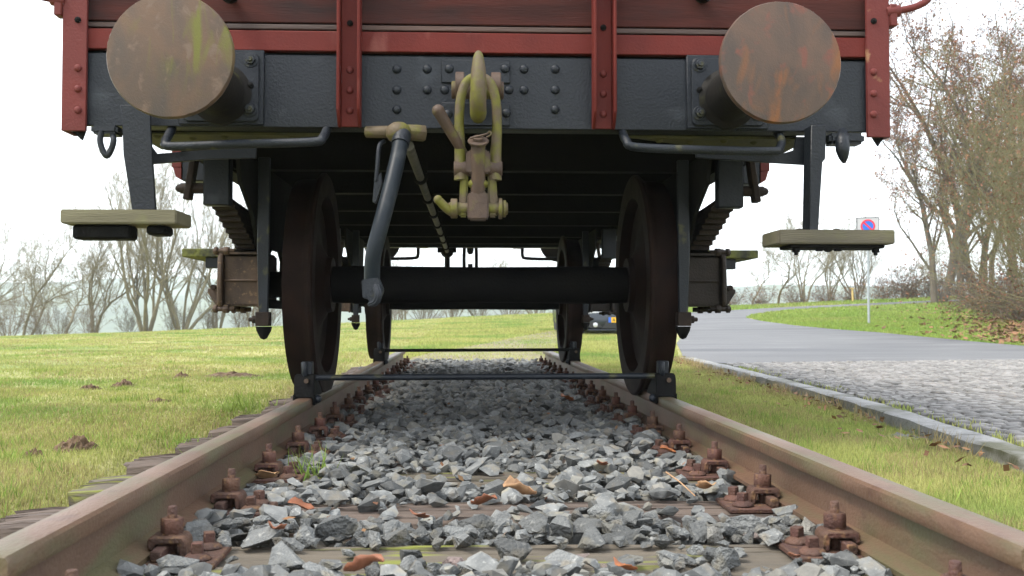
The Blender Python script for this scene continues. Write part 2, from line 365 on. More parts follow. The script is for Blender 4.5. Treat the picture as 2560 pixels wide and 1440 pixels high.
while yy < 12.0:
    xx = 1.6 + rng.uniform(0,.05)
    while xx < 9.0:
        if xx > kerb_x(yy)+.13 and yy < asph_y(xx)-.06 and xx < .545*yy+.45:
            cells.append((xx+rng.normal(0,.004), yy+.012*math.sin(xx*2.1)+rng.normal(0,.004), ZC+rng.normal(0,.0035), rng.normal(0,.06), rng.integers(0,8)))
        xx += .073+rng.uniform(-.005,.009)
    yy += .073; row += 1
cells.sort(key=lambda c: c[0]**2+c[1]**2)
for c in cells[:300]:
    link('sett', sett_me[c[4]], pave, c[:3], (rng.normal(0,.02), rng.normal(0,.02), c[3]))
V = []; Fq = []; n = 0
for c in cells[300:]:
    P = np.array(setts[c[4]].v); ca, sa = math.cos(c[3]), math.sin(c[3])
    V.append(np.stack([P[:,0]*ca-P[:,1]*sa+c[0], P[:,0]*sa+P[:,1]*ca+c[1], P[:,2]+c[2]],-1))
    Fq.append(np.array(setts[0].f)+n); n += 12
tag(link('far_setts', np_mesh('far_setts', np.concatenate(V), np.concatenate(Fq), M_cob), pave), kind='stuff')
kerb = tag(empty('kerb', (float(kerb_x(3)), 3, -.2)), kind='structure')
ky = 2.3; r = random.Random(3)
while ky < 11.7:
    L_ = r.uniform(.75, 1.05); y1 = min(ky+L_, 11.95); m = MB()
    for a, b in ((ky+.006, y1-.006),):
        n = 5
        ring = []
        for i in range(n+1):
            y = a+(b-a)*i/n; x = float(kerb_x(y)); q = lambda s: r.uniform(-s, s)
            ring.append([(x-.062+q(.006),y,-.40),(x-.060+q(.007),y,-.16),(x-.056+q(.006),y,ZC-.002+q(.005)),(x-.042,y,ZC+.004+q(.003)),(x+.055,y,ZC+.005+q(.003)),(x+.062,y,ZC-.002),(x+.062,y,-.40)])
        v = [p for R_ in ring for p in R_]; f = []
        for i in range(n):
            for k in range(7): f.append((i*7+k, i*7+(k+1)%7, (i+1)*7+(k+1)%7, (i+1)*7+k))
        f += [tuple(range(7)), tuple(n*7+k for k in range(6,-1,-1))]
        m.add(v, f)
    m.build('kerb_stone', M_kerb, kerb, smooth=50)
    ky = y1

# far hills beyond the valley
def hill(name, x0, x1, y0, top, seed, depth=150):
    r = np.random.default_rng(seed); xs = np.linspace(x0, x1, 60); prof = top*(.75+.25*np.sin(xs*.006+seed)+.08*np.sin(xs*.021+2*seed)+.02*np.sin(xs*.09))
    rows = []
    for k, h in enumerate([-.6, .25, .55, .8, .95, 1.0, .85, .4, -.6]):
        rows.append(np.stack([xs, np.full_like(xs, y0+depth*k/8)+8*np.sin(xs*.02+k), prof*h + r.normal(0,.25,60)*(0<k<7)],-1))
    P = np.stack(rows); ny, nx = 9, 60; idx = np.arange(540).reshape(9,60)
    F = np.stack([idx[:-1,:-1], idx[:-1,1:], idx[1:,1:], idx[1:,:-1]],-1).reshape(-1,4)
    tag(link(name, np_mesh(name, P.reshape(-1,3), F, M_hill, True)), kind='structure')
hill('hills', -700, 700, 620, 26, 1, 200)
hill('hills', -1000, 1000, 950, 44.0, 4, 300)

# ------------------------------------------------------------------ railway track
trk = tag(empty('railway_track', (0, 6, -.15)), 'rusty short display railway track with wooden sleepers under the goods wagon', 'railway track')
Y0, Y1 = 1.46, 10.75
def rail_profile(sgn):
    return [(-.055,-.138),(.055,-.138),(.055,-.128),(.012,-.112),(.008,-.045),(.031,-.036),(.0335,-.030),(.0335,-.007),(.029,-.001),(.012,.001),(-.012,.001),(-.029,-.001),(-.0335,-.007),(-.0335,-.030),(-.031,-.036),(-.008,-.045),(-.012,-.112),(-.055,-.128)]
for sg in (-1, 1):
    m = MB(); xc = sg*(.7175+.0335); r = random.Random(sg+5)
    ys = np.concatenate([[Y0, Y0+.006], np.linspace(Y0+.05, Y1, 60)]); pr = rail_profile(sg); n = len(pr); v = []
    for i, y in enumerate(ys):
        k = .94 if i == 0 else 1
        v += [(xc+p[0]*k+r.uniform(-.0006,.0006), float(y), p[1]*(k if p[1]>-.05 else 1)-(.002 if i==0 else 0)) for p in pr]
    f = [(i*n+k, i*n+(k+1)%n, (i+1)*n+(k+1)%n, (i+1)*n+k) for i in range(len(ys)-1) for k in range(n)]
    f += [tuple(range(n-1,-1,-1)), tuple((len(ys)-1)*n+k for k in range(n))]
    m.add(v, f); m.build('rail', M_rail, trk, smooth=38)
SY = [1.56+.512*k for k in range(18)]
def sleeper(k, y):
    r = random.Random(100+k); w = .125
    # section with splits; extruded along x
    prof = [(-w,-.16),(-w,-.03),(-w+.008,-.008)]; x = -w+.008
    while x < w-.03:
        g = r.uniform(.018,.045); x2 = min(x+g, w-.014)
        prof.append((x2-.004, r.uniform(-.005,.003)))
        if r.random() < .75: prof.append((x2, -r.uniform(.006,.028)))
        prof.append((x2+.004, r.uniform(-.005,.003))); x = x2+.004
    prof += [(w-.006,-.008),(w,-.03),(w,-.16)]
    n = len(prof); xs = [-1.205+r.uniform(-.04,.03)]+list(np.linspace(-1.13,1.15,13))+[1.2]; v = []
    ph = r.uniform(0,6); tilt = r.uniform(-.012,.012)
    for i, X_ in enumerate(xs):
        e = 1.0 if 0 < i < len(xs)-1 else .93
        for p in prof:
            dy = .006*math.sin(X_*2.3+ph)+r.uniform(-.002,.002)
            jx = r.uniform(-.02,.02) if i in (0,len(xs)-1) else 0
            v.append((X_+jx, y+p[0]*e+dy+tilt*X_, -.152+p[1]*(1 if p[1]<-.1 else 1.0)+(r.uniform(-.003,.002) if p[1]>-.1 else 0)-(.008 if e<1 and p[1]>-.1 else 0)))
    f = [(i*n+q, i*n+(q+1)%n, (i+1)*n+(q+1)%n, (i+1)*n+q) for i in range(len(xs)-1) for q in range(n)]
    f += [tuple(range(n-1,-1,-1)), tuple((len(xs)-1)*n+q for q in range(n))]
    MB().add(v, f).build('sleeper', M_sleepm if k in (1,3) else M_sleep, trk, smooth=28)
for k, y in enumerate(SY): sleeper(k, y)
# fastenings: a ribbed base plate with clips, nuts and coach screws (shared meshes, one set per rail seat)
def hexa(m, c, r, z0, z1, n=6, r1=None): m.cyl((c[0],c[1],z0),(c[0],c[1],z1), r, r1, n)
plate_me = MB().box(-.185,.185,-.08,.08,0,.013).box(-.082,-.06,-.07,.07,.013,.035).box(.06,.082,-.07,.07,.013,.035).mesh('base_plate', M_fast, .003)
m = MB(); m.prism([(-.034,.0),(-.034,.030),(-.026,.040),(.036,.040),(.040,.034),(.040,.018),(.028,.014),(.026,.026),(-.020,.026),(-.022,0)], 'y', -.033, .033)
clip_me = m.mesh('rail_clip', M_fast, .003)
m = MB(); m.cyl((0,0,.0),(0,0,.108),.0115,n=10); hexa(m,(0,0),.027,.048,.082); m.cyl((0,0,.040),(0,0,.049),.025,n=14)
m.xf(Matrix.Diagonal((.86,.86,.88,1)))
nut_me = m.mesh('clamp_nut', M_fast, .002)
m = MB(); m.lathe([(.030,0),(.030,.006),(.022,.012),(.014,.016)],(0,0,0),'z',14); m.box(-.012,.012,-.012,.012,.014,.038)
m.xf(Matrix.Diagonal((.9,.9,.9,1)))
screw_me = m.mesh('coach_screw', M_fast, .002)
r = random.Random(8)
for y in SY:
    for sg in (-1,1):
        xc = sg*.751
        bp = link('base_plate', plate_me, trk, (xc, y-6, -.1515+.15), (0,0,r.uniform(-.03,.03)))
        for s2 in (-1,1):
            link('rail_clip', clip_me, bp, (s2*.083, r.uniform(-.006,.006), .013), (0,0,(0 if s2<0 else PI)+r.uniform(-.06,.06)))
            link('clamp_nut', nut_me, bp, (s2*.083, r.uniform(-.006,.006), .013), (r.uniform(-.05,.05),r.uniform(-.05,.05),r.uniform(0,1)))
        inn = -sg
        for q in (-.045,.045):
            link('coach_screw', screw_me, bp, (inn*.145, q+r.uniform(-.006,.006), .013), (r.uniform(-.06,.06),r.uniform(-.06,.06),r.uniform(0,1.5)))

# ------------------------------------------------------------------ ballast
bed_poly = [(-.86,1.2),(.86,1.2),(.86,10.9),(.6,11.6),(-.6,11.6),(-.86,10.9)]
bed = tag(sheet('ballast_bed', bed_poly, .2, lambda x,y: -.196+.012*np.sin(x*7)*np.cos(y*5)+.03*ss(10.6,11.6,y), M_soil), kind='structure')
def stone_arr(seed):
    r = random.Random(seed); bm = bmesh.new()
    s = (1, r.uniform(.6,.95), r.uniform(.36,.64))
    for i in range(13):
        d = Vector((r.gauss(0,1),r.gauss(0,1),r.gauss(0,1))).normalized()*r.uniform(.8,1)
        bm.verts.new((d.x*s[0],d.y*s[1],d.z*s[2]))
    bmesh.ops.convex_hull(bm, input=bm.verts)
    bmesh.ops.delete(bm, geom=[v for v in bm.verts if not v.link_faces], context='VERTS')
    bmesh.ops.triangulate(bm, faces=bm.faces); bmesh.ops.recalc_face_normals(bm, faces=bm.faces)
    bm.verts.index_update()
    v = np.array([p.co[:] for p in bm.verts]); f = np.array([[q.index for q in t.verts] for t in bm.faces]); bm.free()
    return v, f
STN = [stone_arr(i) for i in range(26)]
rng = np.random.default_rng(11)
stones = []
def near_sleeper(y): return min(abs(y-s) for s in SY)
y = 1.35
while y < 11.4:
    n = 0
    for x in np.arange(-1.22, 1.22, .0365):
        px_ = x+rng.uniform(-.024,.024); py_ = y+rng.uniform(-.024,.024)
        inside = abs(px_) < .69
        if not inside and abs(px_) < .80: continue
        d = near_sleeper(py_); on = d < .125 and py_ < 10.5
        if abs(px_) > .56 and inside and d < .085: continue
        if px_ > .80 and (px_ > .95 or rng.random() < .8): continue
        if px_ < -.80 and (on or px_ < -1.0 or rng.random() < .55): continue
        if py_ > 10.5 and rng.random() < .35: continue
        size = float(np.clip(rng.lognormal(math.log(.0265),.36), .013, .056))
        if on:
            cover = .12 if py_ < 3.4 else .6
            if abs(px_) > .5: cover *= .6
            if d > .07: cover = min(1, cover*(4.0 if py_ < 3.4 else 2.0))
            if rng.random() > cover: continue
            zz = -.150+size*.38
        else:
            zz = -.156+size*.30+.016*math.sin(px_*9+py_*4)*math.cos(py_*6.3)+rng.uniform(-.006,.016)
        stones.append((px_, py_, zz, size, rng.integers(0,26), *rng.uniform(-.42,.42,2), rng.uniform(0,6.28)))
    y += .0355
extra = []
for s_ in stones:                                                           # a lower layer that closes the gaps
    if near_sleeper(s_[1]) > .12 and rng.random() < .8:
        extra.append((s_[0]+.024, s_[1]+.022, s_[2]-.026, s_[3]*.9, rng.integers(0,26), *rng.uniform(-.42,.42,2), rng.uniform(0,6.28)))
stones.sort(key=lambda s: (not (abs(s[0]) < .69 and s[1] > 1.92), s[1]))
stone_me = {}
for mi, mt in enumerate(STONE_ONE):
    for k in range(26): stone_me[mi,k] = np_mesh('stone', STN[k][0], STN[k][1], mt)
for s_ in stones[:300]:
    u = rng.random(); mi = 1 if u > .975 else 2 if u > .90 else 0
    link('stone', stone_me[mi, int(s_[4])], bed, s_[:3], (s_[5], s_[6], s_[7]), (s_[3],)*3)
def merge_stones(lst, name, mat, parent):
    V = []; Fq = []; n = 0
    for s_ in lst:
        R = np.array(Euler((s_[5],s_[6],s_[7])).to_matrix()); v, f = STN[int(s_[4])]
        V.append((v*s_[3])@R.T+np.array(s_[:3])); Fq.append(f+n); n += len(v)
    return tag(link(name, np_mesh(name, np.concatenate(V), np.concatenate(Fq), mat), parent), kind='stuff')
rest = stones[300:]+extra
pick = rng.random(len(rest))
merge_stones([s for s,u in zip(rest,pick) if u < .93], 'loose_stones', STONE_ALL[0], bed)
merge_stones([s for s,u in zip(rest,pick) if u >= .93], 'loose_tan_stones', STONE_ALL[2], bed)

# ------------------------------------------------------------------ goods wagon
BX = -0.047; HX = -0.026; HY = 3.58
W = tag(empty('goods_wagon', (BX, 6.6, 0)), 'old open goods wagon end with rusty round buffers and red wooden boards', 'railway wagon')
rivet_me = MB().lathe([(.0165,0),(.0155,-.005),(.012,-.010),(.006,-.0125),(.0005,-.0133)],(0,0,0),'y',14).mesh('rivet', M_black)
rivet_red = MB().lathe([(.0135,0),(.0127,-.004),(.010,-.0085),(.005,-.0105),(.0005,-.011)],(0,0,0),'y',14).mesh('rivet', M_red2)
def put(name, me, parent, p, rot=None):
    return link(name, me, parent, Vector(p)-wloc(parent), rot)
m = MB(); m.cyl((0,0,0),(0,-.004,0),.026,n=14); m.cyl((0,-.004,0),(0,-.018,0),.018,n=6); m.cyl((0,-.018,0),(0,-.027,0),.009,n=10)
bolt_me = m.mesh('bolt', M_steel, .0015)
bolt_small = MB().lathe([(.011,0),(.011,-.006),(.007,-.007),(.007,-.012),(.003,-.014)],(0,0,0),'y',8).mesh('bolt', M_blackD)

def end_beam(hy, sgn):
    """headstock with its fittings; sgn=-1 faces the camera"""
    o = MB().box(HX-1.41,HX+1.41,min(hy,hy-sgn*.02),max(hy,hy-sgn*.02),.995,1.25).box(HX-1.364,HX+1.364,min(hy-sgn*.02,hy-sgn*.09),max(hy-sgn*.02,hy-sgn*.09),.995,1.012).box(HX-1.364,HX+1.364,min(hy-sgn*.02,hy-sgn*.09),max(hy-sgn*.02,hy-sgn*.09),1.236,1.25).build('headstock', M_black, W, .003)
    return o
hs = end_beam(HY, -1)
for px_ in (992,1068,1310,1388):
    for py_ in (173,225,274):
        if py_ == 274 and px_ in (1068,1310): continue
        p = at(px_, py_, HY); put('rivet', rivet_me, hs, (p.x, HY+.001, p.z))
# hook plate, two halves
hp = MB().box(BX-.125,BX+.115,HY-.012,HY+.001,1.155,1.236).box(BX-.125,BX+.115,HY-.012,HY+.001,1.005,1.085).build('hook_plate', M_black, W, .002)
for px_,py_ in ((1123,172),(1263,172),(1120,285),(1266,283)):
    p = at(px_,py_,HY-.012); put('rivet', rivet_me, hp, (p.x, HY-.011, p.z))
for px_ in (1112,1272):
    p = at(px_,225,HY); put('rivet', rivet_me, hs, (p.x, HY+.001, p.z))
# red end-sill strip, boards
MB().box(HX-1.41,HX+1.41,HY-.006,HY+.03,1.262,1.333).build('end_sill_strip', M_red, W, .003)
r = random.Random(4)
def boards(y0, y1):
    zs = [(1.343,1.361,M_board2),(1.366,1.557,M_board),(1.562,1.75,M_board),(1.755,1.95,M_board),(1.955,2.15,M_board)]
    for a,b,mt in zs: MB().box(HX-1.41,HX+1.41,y0+r.uniform(0,.003),y1,a,b).build('end_board', mt, W, .003)
boards(HY+.012, HY+.05)
MB().box(HX-1.41,HX+1.41,HY+.031,HY+.05,1.20,1.3425).build('sill_backing', M_blackD, W)
# corner posts
for sg in (-1,1):
    x0, x1 = HX+sg*1.364, HX+sg*1.447; a, b = min(x0,x1), max(x0,x1); zb = .973
    m = MB().box(a,b,HY-.022,HY-.008,zb,2.15); xo = HX+sg*1.447; m.box(min(xo,xo-sg*.014),max(xo,xo-sg*.014),HY-.008,HY+.09,zb,2.15)
    cp = m.build('corner_post', M_red2, W, .002)
    for py_ in ((50,170,222,275) if sg<0 else (53,180,234,286)):
        p = at(195 if sg<0 else 2184, py_, HY-.022)
        put('rivet', rivet_red if py_>100 else bolt_small, cp, (p.x, HY-.021, p.z))
    tip = MB().prism([(a+.005,zb+.06),(a+.075,zb+.06),(a+.072,zb),(a+.062,zb-.028),(a+.030,zb)] if sg<0 else [(a+.005,zb+.06),(a+.075,zb+.06),(a+.066,zb),(a+.048,zb-.028),(a+.03,zb)],'y',HY+.0,HY+.012).build('corner_gusset', M_blackD, W)
    pts = [(HX+sg*1.40,HY+.02,1.415),(HX+sg*1.455,HY-.01,1.425),(HX+sg*1.55,HY-.02,1.445),(HX+sg*1.60,HY-.02,1.49),(HX+sg*1.605,HY-.02,1.62),(HX+sg*1.605,HY-.02,1.95),(HX+sg*1.55,HY-.01,2.02),(HX+sg*1.44,HY,2.03)]
    gi = MB().tube(pts,.0125,10,smooth=5).build('grab_iron', M_red2, W)
    MB().box(min(HX+sg*1.447,HX+sg*1.475),max(HX+sg*1.447,HX+sg*1.475),HY-.03,HY+.02,1.37,1.45).cyl((HX+sg*1.44,HY-.012,1.422),(HX+sg*1.49,HY-.012,1.430),.022,n=12).build('grab_iron_foot', M_red2, gi, .004)
# U-section stanchions
for sg in (-1,1):
    c = BX+sg*.443
    m = MB().box(c-.030,c+.030,HY-.020,HY-.008,.995,2.12)
    m.prism([(HY-.075,1.045),(HY-.075,2.12),(HY-.008,2.12),(HY-.008,.993),(HY-.03,.993)],'x',c-.040,c-.030)
    m.prism([(HY-.075,1.045),(HY-.075,2.12),(HY-.008,2.12),(HY-.008,.993),(HY-.03,.993)],'x',c+.030,c+.040)
    st = m.build('end_stanchion', M_red, W, .002)
    for py_ in (55,172,223,274):
        p = at(600, py_, HY-.02)
        put('rivet', rivet_red if py_>100 else bolt_small, st, (c, HY-.0195, p.z+(0 if sg<0 else -.004)))
# knobs at the top edge of the view
for px_ in (575,1757):
    p = at(px_,-8,HY-.02); MB().ball((p.x,HY-.03,p.z),.03,(1,1.4,.8)).cyl((p.x,HY-.02,p.z),(p.x,HY+.02,p.z),.012,n=8).build('board_bolt', M_blackD, W)

# buffers
def buffer(sg, hy, dr, mat, detail=True):
    c = BX+sg*.886; z = 1.083
    face = hy+dr*.63
    m = MB(); L = lambda h: hy+dr*h
    m.lathe([(.108,0),(.106,dr*.03),(.09,dr*.045),(.084,dr*.06),(.080,dr*.33),(.08,dr*.335),(.065,dr*.336),(.065,dr*.60),(.10,dr*.605)],(c,hy,z+.022),'y',40)
    g = m.build('buffer', M_bufG, W)
    hd = MB().lathe([(.06,-dr*.035),(.176,-dr*.026),(.181,-dr*.020),(.1815,-dr*.008),(.178,0),(.12,dr*.006),(.0005,dr*.009)],(0,0,0),'y',96)
    rb = random.Random(int(sg*7+hy*3)); hd.v = [(p[0]*(1-.004*max(0,rb.gauss(0,1))*(math.hypot(p[0],p[2])>.17)), p[1], p[2]*(1-.004*max(0,rb.gauss(0,1))*(math.hypot(p[0],p[2])>.17))) for p in hd.v]
    hd = hd.mesh('buffer_head', mat, smooth=50)
    put('buffer_head', hd, g, (c,face,z))
    xs = sorted((c-.150, c+.142)) if sg<0 else sorted((c-.142,c+.150))
    m = MB().box(c-.146,c+.146,min(hy,hy+dr*.014),max(hy,hy+dr*.014),1.0,1.262)
    pl = m.build('buffer_base_plate', M_black, W, .003)
    q = [(c+ax*.128+dx, 1.128+az*.118+dz) for ax,az,an in ((-1,-1,180),(1,-1,270),(1,1,0),(-1,1,90)) for dx,dz in [(ax*0,az*0)]]
    rr=.02; pts=[]
    for ax,az,a0 in ((1,1,0),(-1,1,90),(-1,-1,180),(1,-1,270)):
        for k in range(5):
            t=math.radians(a0+22.5*k); pts.append((c+ax*(.130-rr)+rr*math.cos(t),1.129+az*(.120-rr)+rr*math.sin(t)))
    MB().prism(pts,'y',hy+dr*.014,hy+dr*.027).build('guide_flange', M_black, pl, .003)
    if detail:
        for ax in (-1,1):
            for dz,me in ((.093,bolt_me),(0,bolt_small),(-.078,bolt_me)):
                put('bolt', me, pl, (c+ax*.103,hy+dr*.027,1.129+dz+(.005 if dz==0 else 0)))
    return g
buffer(-1, HY, -1, M_bufL); buffer(1, HY, -1, M_bufR)

# draw hook and screw coupling
h = MB(); h.tube([(BX,3.60,1.095),(BX,3.46,1.095),(BX,3.37,1.06),(BX,3.31,1.005),(BX,3.25,.985),(BX,3.205,1.01),(BX,3.195,1.06),(BX,3.203,1.11),(BX,3.218,1.155),(BX,3.228,1.172)],[.034,.034,.034,.034,.033,.031,.032,.029,.021,.010],12,smooth=5,sx=.80)
dh = h.build('draw_hook', M_moss, W)
MB().cyl((BX-.088,3.44,1.10),(BX+.088,3.44,1.10),.030,n=18).cyl((BX-.075,3.44,1.115),(BX-.045,3.44,1.115),.046,n=18).cyl((BX+.045,3.44,1.115),(BX+.078,3.44,1.115),.046,n=18).build('hook_pin', M_rustc, dh, .003)
cx = BX; sy = 3.29
sk = MB().tube([(cx-.056,sy,.775),(cx-.058,sy,.86),(cx-.061,sy,.96),(cx-.056,sy,1.04),(cx-.036,sy+.005,1.095),(cx,sy+.01,1.112),(cx+.036,sy+.005,1.095),(cx+.056,sy,1.04),(cx+.061,sy,.96),(cx+.057,sy,.86),(cx+.055,sy,.775)],[.0215,.018,.0155,.0155,.0155,.0155,.0155,.0155,.0155,.018,.0215],12,smooth=5)
cpl = sk.build('screw_coupling', M_moss, W)
def blk(z0,z1,hw,d0,d1,mat,name):
    return MB().prism([(cx-hw*.86,z0),(cx+hw*.86,z0),(cx+hw,z0+.012),(cx+hw,z1-.016),(cx+hw*.82,z1),(cx-hw*.82,z1),(cx-hw,z1-.016),(cx-hw,z0+.012)],'y',d0,d1).build(name,mat,cpl,.005,2)
blk(.792,.868,.039,sy-.036,sy+.036,M_rustc,'trunnion_nut')
MB().cyl((cx-.078,sy,.812),(cx+.078,sy,.812),.025,n=16).build('trunnion_pin', M_rustc, cpl, .003)
zax = lambda t: (cx, sy-.012-.045*t, .835+.065*t)
MB().cyl((cx,sy+.01,.66),zax(.85),.0225,n=16).cyl(zax(.70),zax(.86),.0255,n=16).build('coupling_screw', M_rustc, cpl, .002)
MB().cyl(zax(.84),zax(.92),.0335,n=20).cyl(zax(.92),zax(1.06),.0175,n=14).ball(zax(1.06),.004).build('screw_washer', M_rustc, cpl, .003)
p1 = Vector(zax(1.0)); MB().tube([p1+Vector((-.026,-.004,0)),p1+Vector((.024,-.008,.012)),p1+Vector((.036,-.012,.02)),p1+Vector((.04,-.014,.01)),p1+Vector((.026,-.01,.002))],.0035,6,smooth=3).build('split_pin', M_rustc, cpl)
for sg in (-1,1):
    MB().prism([(cx+sg*.047-.0145,.655),(cx+sg*.047+.0145,.655),(cx+sg*.049+.015,.70),(cx+sg*.044+.0125,.80),(cx+sg*.044-.0125,.80),(cx+sg*.046-.015,.70)],'y',sy-.012,sy+.022).build('coupling_link', M_moss, cpl, .006, 2)
MB().ball((cx,sy-.002,.762),.034,(1,1,.6),16,9).build('screw_boss', M_moss, cpl)
MB().lathe([(.0225+.003*(k%2), .735+.0035*k) for k in range(18)],(cx,sy+.006,0),'z',16).build('screw_thread', M_rustc, cpl)
blk(.645,.735,.034,sy-.03,sy+.034,M_rustc,'lower_nut')
MB().cyl((cx-.095,sy,.683),(cx+.096,sy,.683),.020,n=14).cyl((cx+.066,sy,.683),(cx+.078,sy,.683),.034,n=18).cyl((cx+.080,sy,.683),(cx+.090,sy,.683),.028,n=18).cyl((cx-.088,sy,.683),(cx-.066,sy,.683),.032,n=14).build('lower_pin', M_moss, cpl, .002)
MB().tube([(cx-.075,sy-.005,.668),(cx-.098,sy-.012,.680),(cx-.125,sy-.02,.706)],[.017,.0155,.014],12,smooth=4).ball((cx-.128,sy-.021,.709),.0145).build('coupling_toggle', M_moss, cpl)
MB().tube([(cx-.045,sy+.01,.86),(cx-.075,sy-.02,.905),(cx-.125,sy-.05,.985)],[.015,.017,.0195],12).ball((cx-.127,sy-.051,.988),.0205).build('coupling_lever', M_rustc, cpl)

# brake hose with cock
p = at(990,335,3.53); vx, vz = p.x, p.z
ck = MB().tube([at(915,330,3.55),at(975,330,3.53)],[.021,.022],10).ball((vx+.01,3.52,vz+.002),.046,(1,.9,.85)).tube([at(1000,330,3.53),at(1040,332,3.54),at(1062,334,3.55)],[.028,.030,.030],6).build('brake_cock', M_moss, W, .002)
hz = [at(1003,345,3.50),at(993,400,3.44),at(974,480,3.38),at(950,570,3.34),at(933,640,3.34),at(930,700,3.36)]
ho = MB().tube(hz,[.0265,.0268,.0268,.0265,.026,.026],16,smooth=6).build('brake_hose', M_hose, W)
MB().cyl(at(1006,336,3.51),at(1000,362,3.48),.031,n=16).build('hose_clamp', M_steel, ho)
e = at(932,722,3.36)
MB().prism([(e.x-.034,e.z+.028),(e.x+.02,e.z+.036),(e.x+.036,e.z-.002),(e.x+.024,e.z-.038),(e.x-.004,e.z-.046),(e.x-.018,e.z-.03),(e.x-.03,e.z-.032)],'y',3.325,3.395).tube([(e.x+.012,3.33,e.z+.01),(e.x+.022,3.315,e.z-.018),(e.x+.012,3.32,e.z-.045),(e.x-.012,3.33,e.z-.052)],[.014,.015,.013,.009],8,smooth=3).build('hose_coupling_head', M_steel, ho, .006, 2)
MB().tube([at(962,352,3.55),at(948,365,3.53),at(944,410,3.52),at(940,455,3.52)],.008,8,smooth=4).prism([(at(936,445,3.52).x,at(0,445,3.52).z),(at(953,425,3.52).x,at(0,425,3.52).z),(at(956,450,3.52).x,at(0,452,3.52).z),(at(940,505,3.52).x,at(0,505,3.52).z),(at(931,500,3.52).x,at(0,500,3.52).z)],'y',3.515,3.53).build('hose_hanger', M_steel, W, .002)
# brake pipe running the length of the underframe
a = at(1022,365,3.66); b = Vector((-.268,9.75,.968))
bpip = MB().tube([a,b],.0185,12).build('brake_pipe', M_pipe, W)
for t in (.14,.27,.40,.52,.64,.76,.9):
    q = a.lerp(b,t); MB().lathe([(.019,-.016),(.031,-.014),(.031,.014),(.019,.016)],(q.x,q.y,q.z),'y',12).box(q.x-.03,q.x+.03,q.y-.012,q.y+.012,q.z+.02,1.02).build('pipe_clamp', M_blackD, bpip)

# shunter grab rails under the headstock
MB().tube([at(432,318,3.64),at(422,338,3.56),at(414,356,3.53),at(432,366,3.515),at(600,360,3.515),at(780,355,3.515),at(806,345,3.53),at(818,322,3.60)],.0155,12,smooth=5).build('shunter_rail', M_steel, W)
MB().tube([at(1556,330,3.60),at(1566,352,3.53),at(1592,368,3.515),at(1760,375,3.515),at(1925,378,3.515),at(1948,372,3.53),at(1953,350,3.58),at(1940,328,3.64)],.0155,12,smooth=5).build('shunter_rail', M_steel, W)
# gusset plates under the corners
for sg in (-1,1):
    x1, x2 = BX+sg*1.22, BX+sg*.55
    gp = MB().prism([(x1,3.68),(x2,3.68),(x2-sg*-.1,3.74),(BX+sg*1.02,3.98),(x1,4.02)],'z',.985,.994).build('corner_plate', M_moss_pl, W)
    for k in range(5):
        xx = BX+sg*(1.15-.12*k); MB().ball((xx,3.72+.03*(k%2),.984),.014,(1,1,.7),10,5).build('rivet', M_moss_pl, gp)
# step hangers, braces and boards
YS = 3.50
def P2(px_,py_,Y): q = at(px_,py_,Y); return (q.x,q.z)
MB().prism([P2(300,262,YS),P2(375,262,YS),P2(376,320,YS),P2(389,524,YS),P2(330,524,YS),P2(308,385,YS),P2(305,300,YS)],'y',YS,YS+.014).build('step_hanger', M_black, W, .002)
MB().prism([P2(376,362,3.6),P2(392,384,3.6),P2(520,374,3.6),P2(640,362,3.6),P2(640,395,3.6),P2(520,398,3.6),P2(378,410,3.6)],'y',3.60,3.615).build('step_brace', M_black, W, .002)
sb = MB().box(-1.431,-1.051,3.45,3.642,.645,.692).build('step_board', M_stepw, W, .004, 2)
MB().box(-1.405,-1.215,3.485,3.58,.596,.6445).box(-1.165,-1.10,3.50,3.60,.612,.6445).build('step_bracket', M_blackD, sb, .008)
hg = MB().prism([P2(2028,312,YS),P2(2066,312,YS),P2(2064,398,YS),P2(2057,404,YS),P2(2046,576,YS),P2(2023,576,YS)],'y',YS,YS+.075).build('step_hanger', M_black, W, .003)
MB().prism([P2(2030,340,3.6),P2(1990,345,3.6),P2(1985,375,3.6),P2(1955,384,3.6),P2(1740,372,3.6),P2(1740,394,3.6),P2(1900,405,3.6),P2(2030,413,3.6)],'y',3.60,3.615).build('step_brace', M_black, W, .002)
sb = MB().box(.985,1.388,3.45,3.66,.585,.634).build('step_board', M_stepd, W, .004, 2)
MB().box(1.03,1.36,3.47,3.60,.572,.5848).build('step_bracket', M_blackD, sb, .003)
for xx in (1.055,1.135,1.20,1.335):
    m = MB()
    if xx == 1.135: m.box(xx-.01,xx+.01,3.475,3.495,.562,.5725)
    elif xx == 1.20: m.box(xx-.01,xx+.01,3.475,3.495,.562,.5725)
    else: m.cyl((xx,3.49,.558),(xx,3.49,.5725),.014,n=6).cyl((xx,3.49,.548),(xx,3.49,.559),.007,n=8)
    m.build('bracket_bolt', M_blackD, sb)
MB().ball((1.165,3.485,.572),.018,(1,.7,.8),12,6).build('bracket_bolt', M_blackD, sb)
for xx in (1.06,1.19): MB().ball((xx,3.47,.634),.014,(1,1,.35),10,5).build('coach_bolt', M_brown, sb)
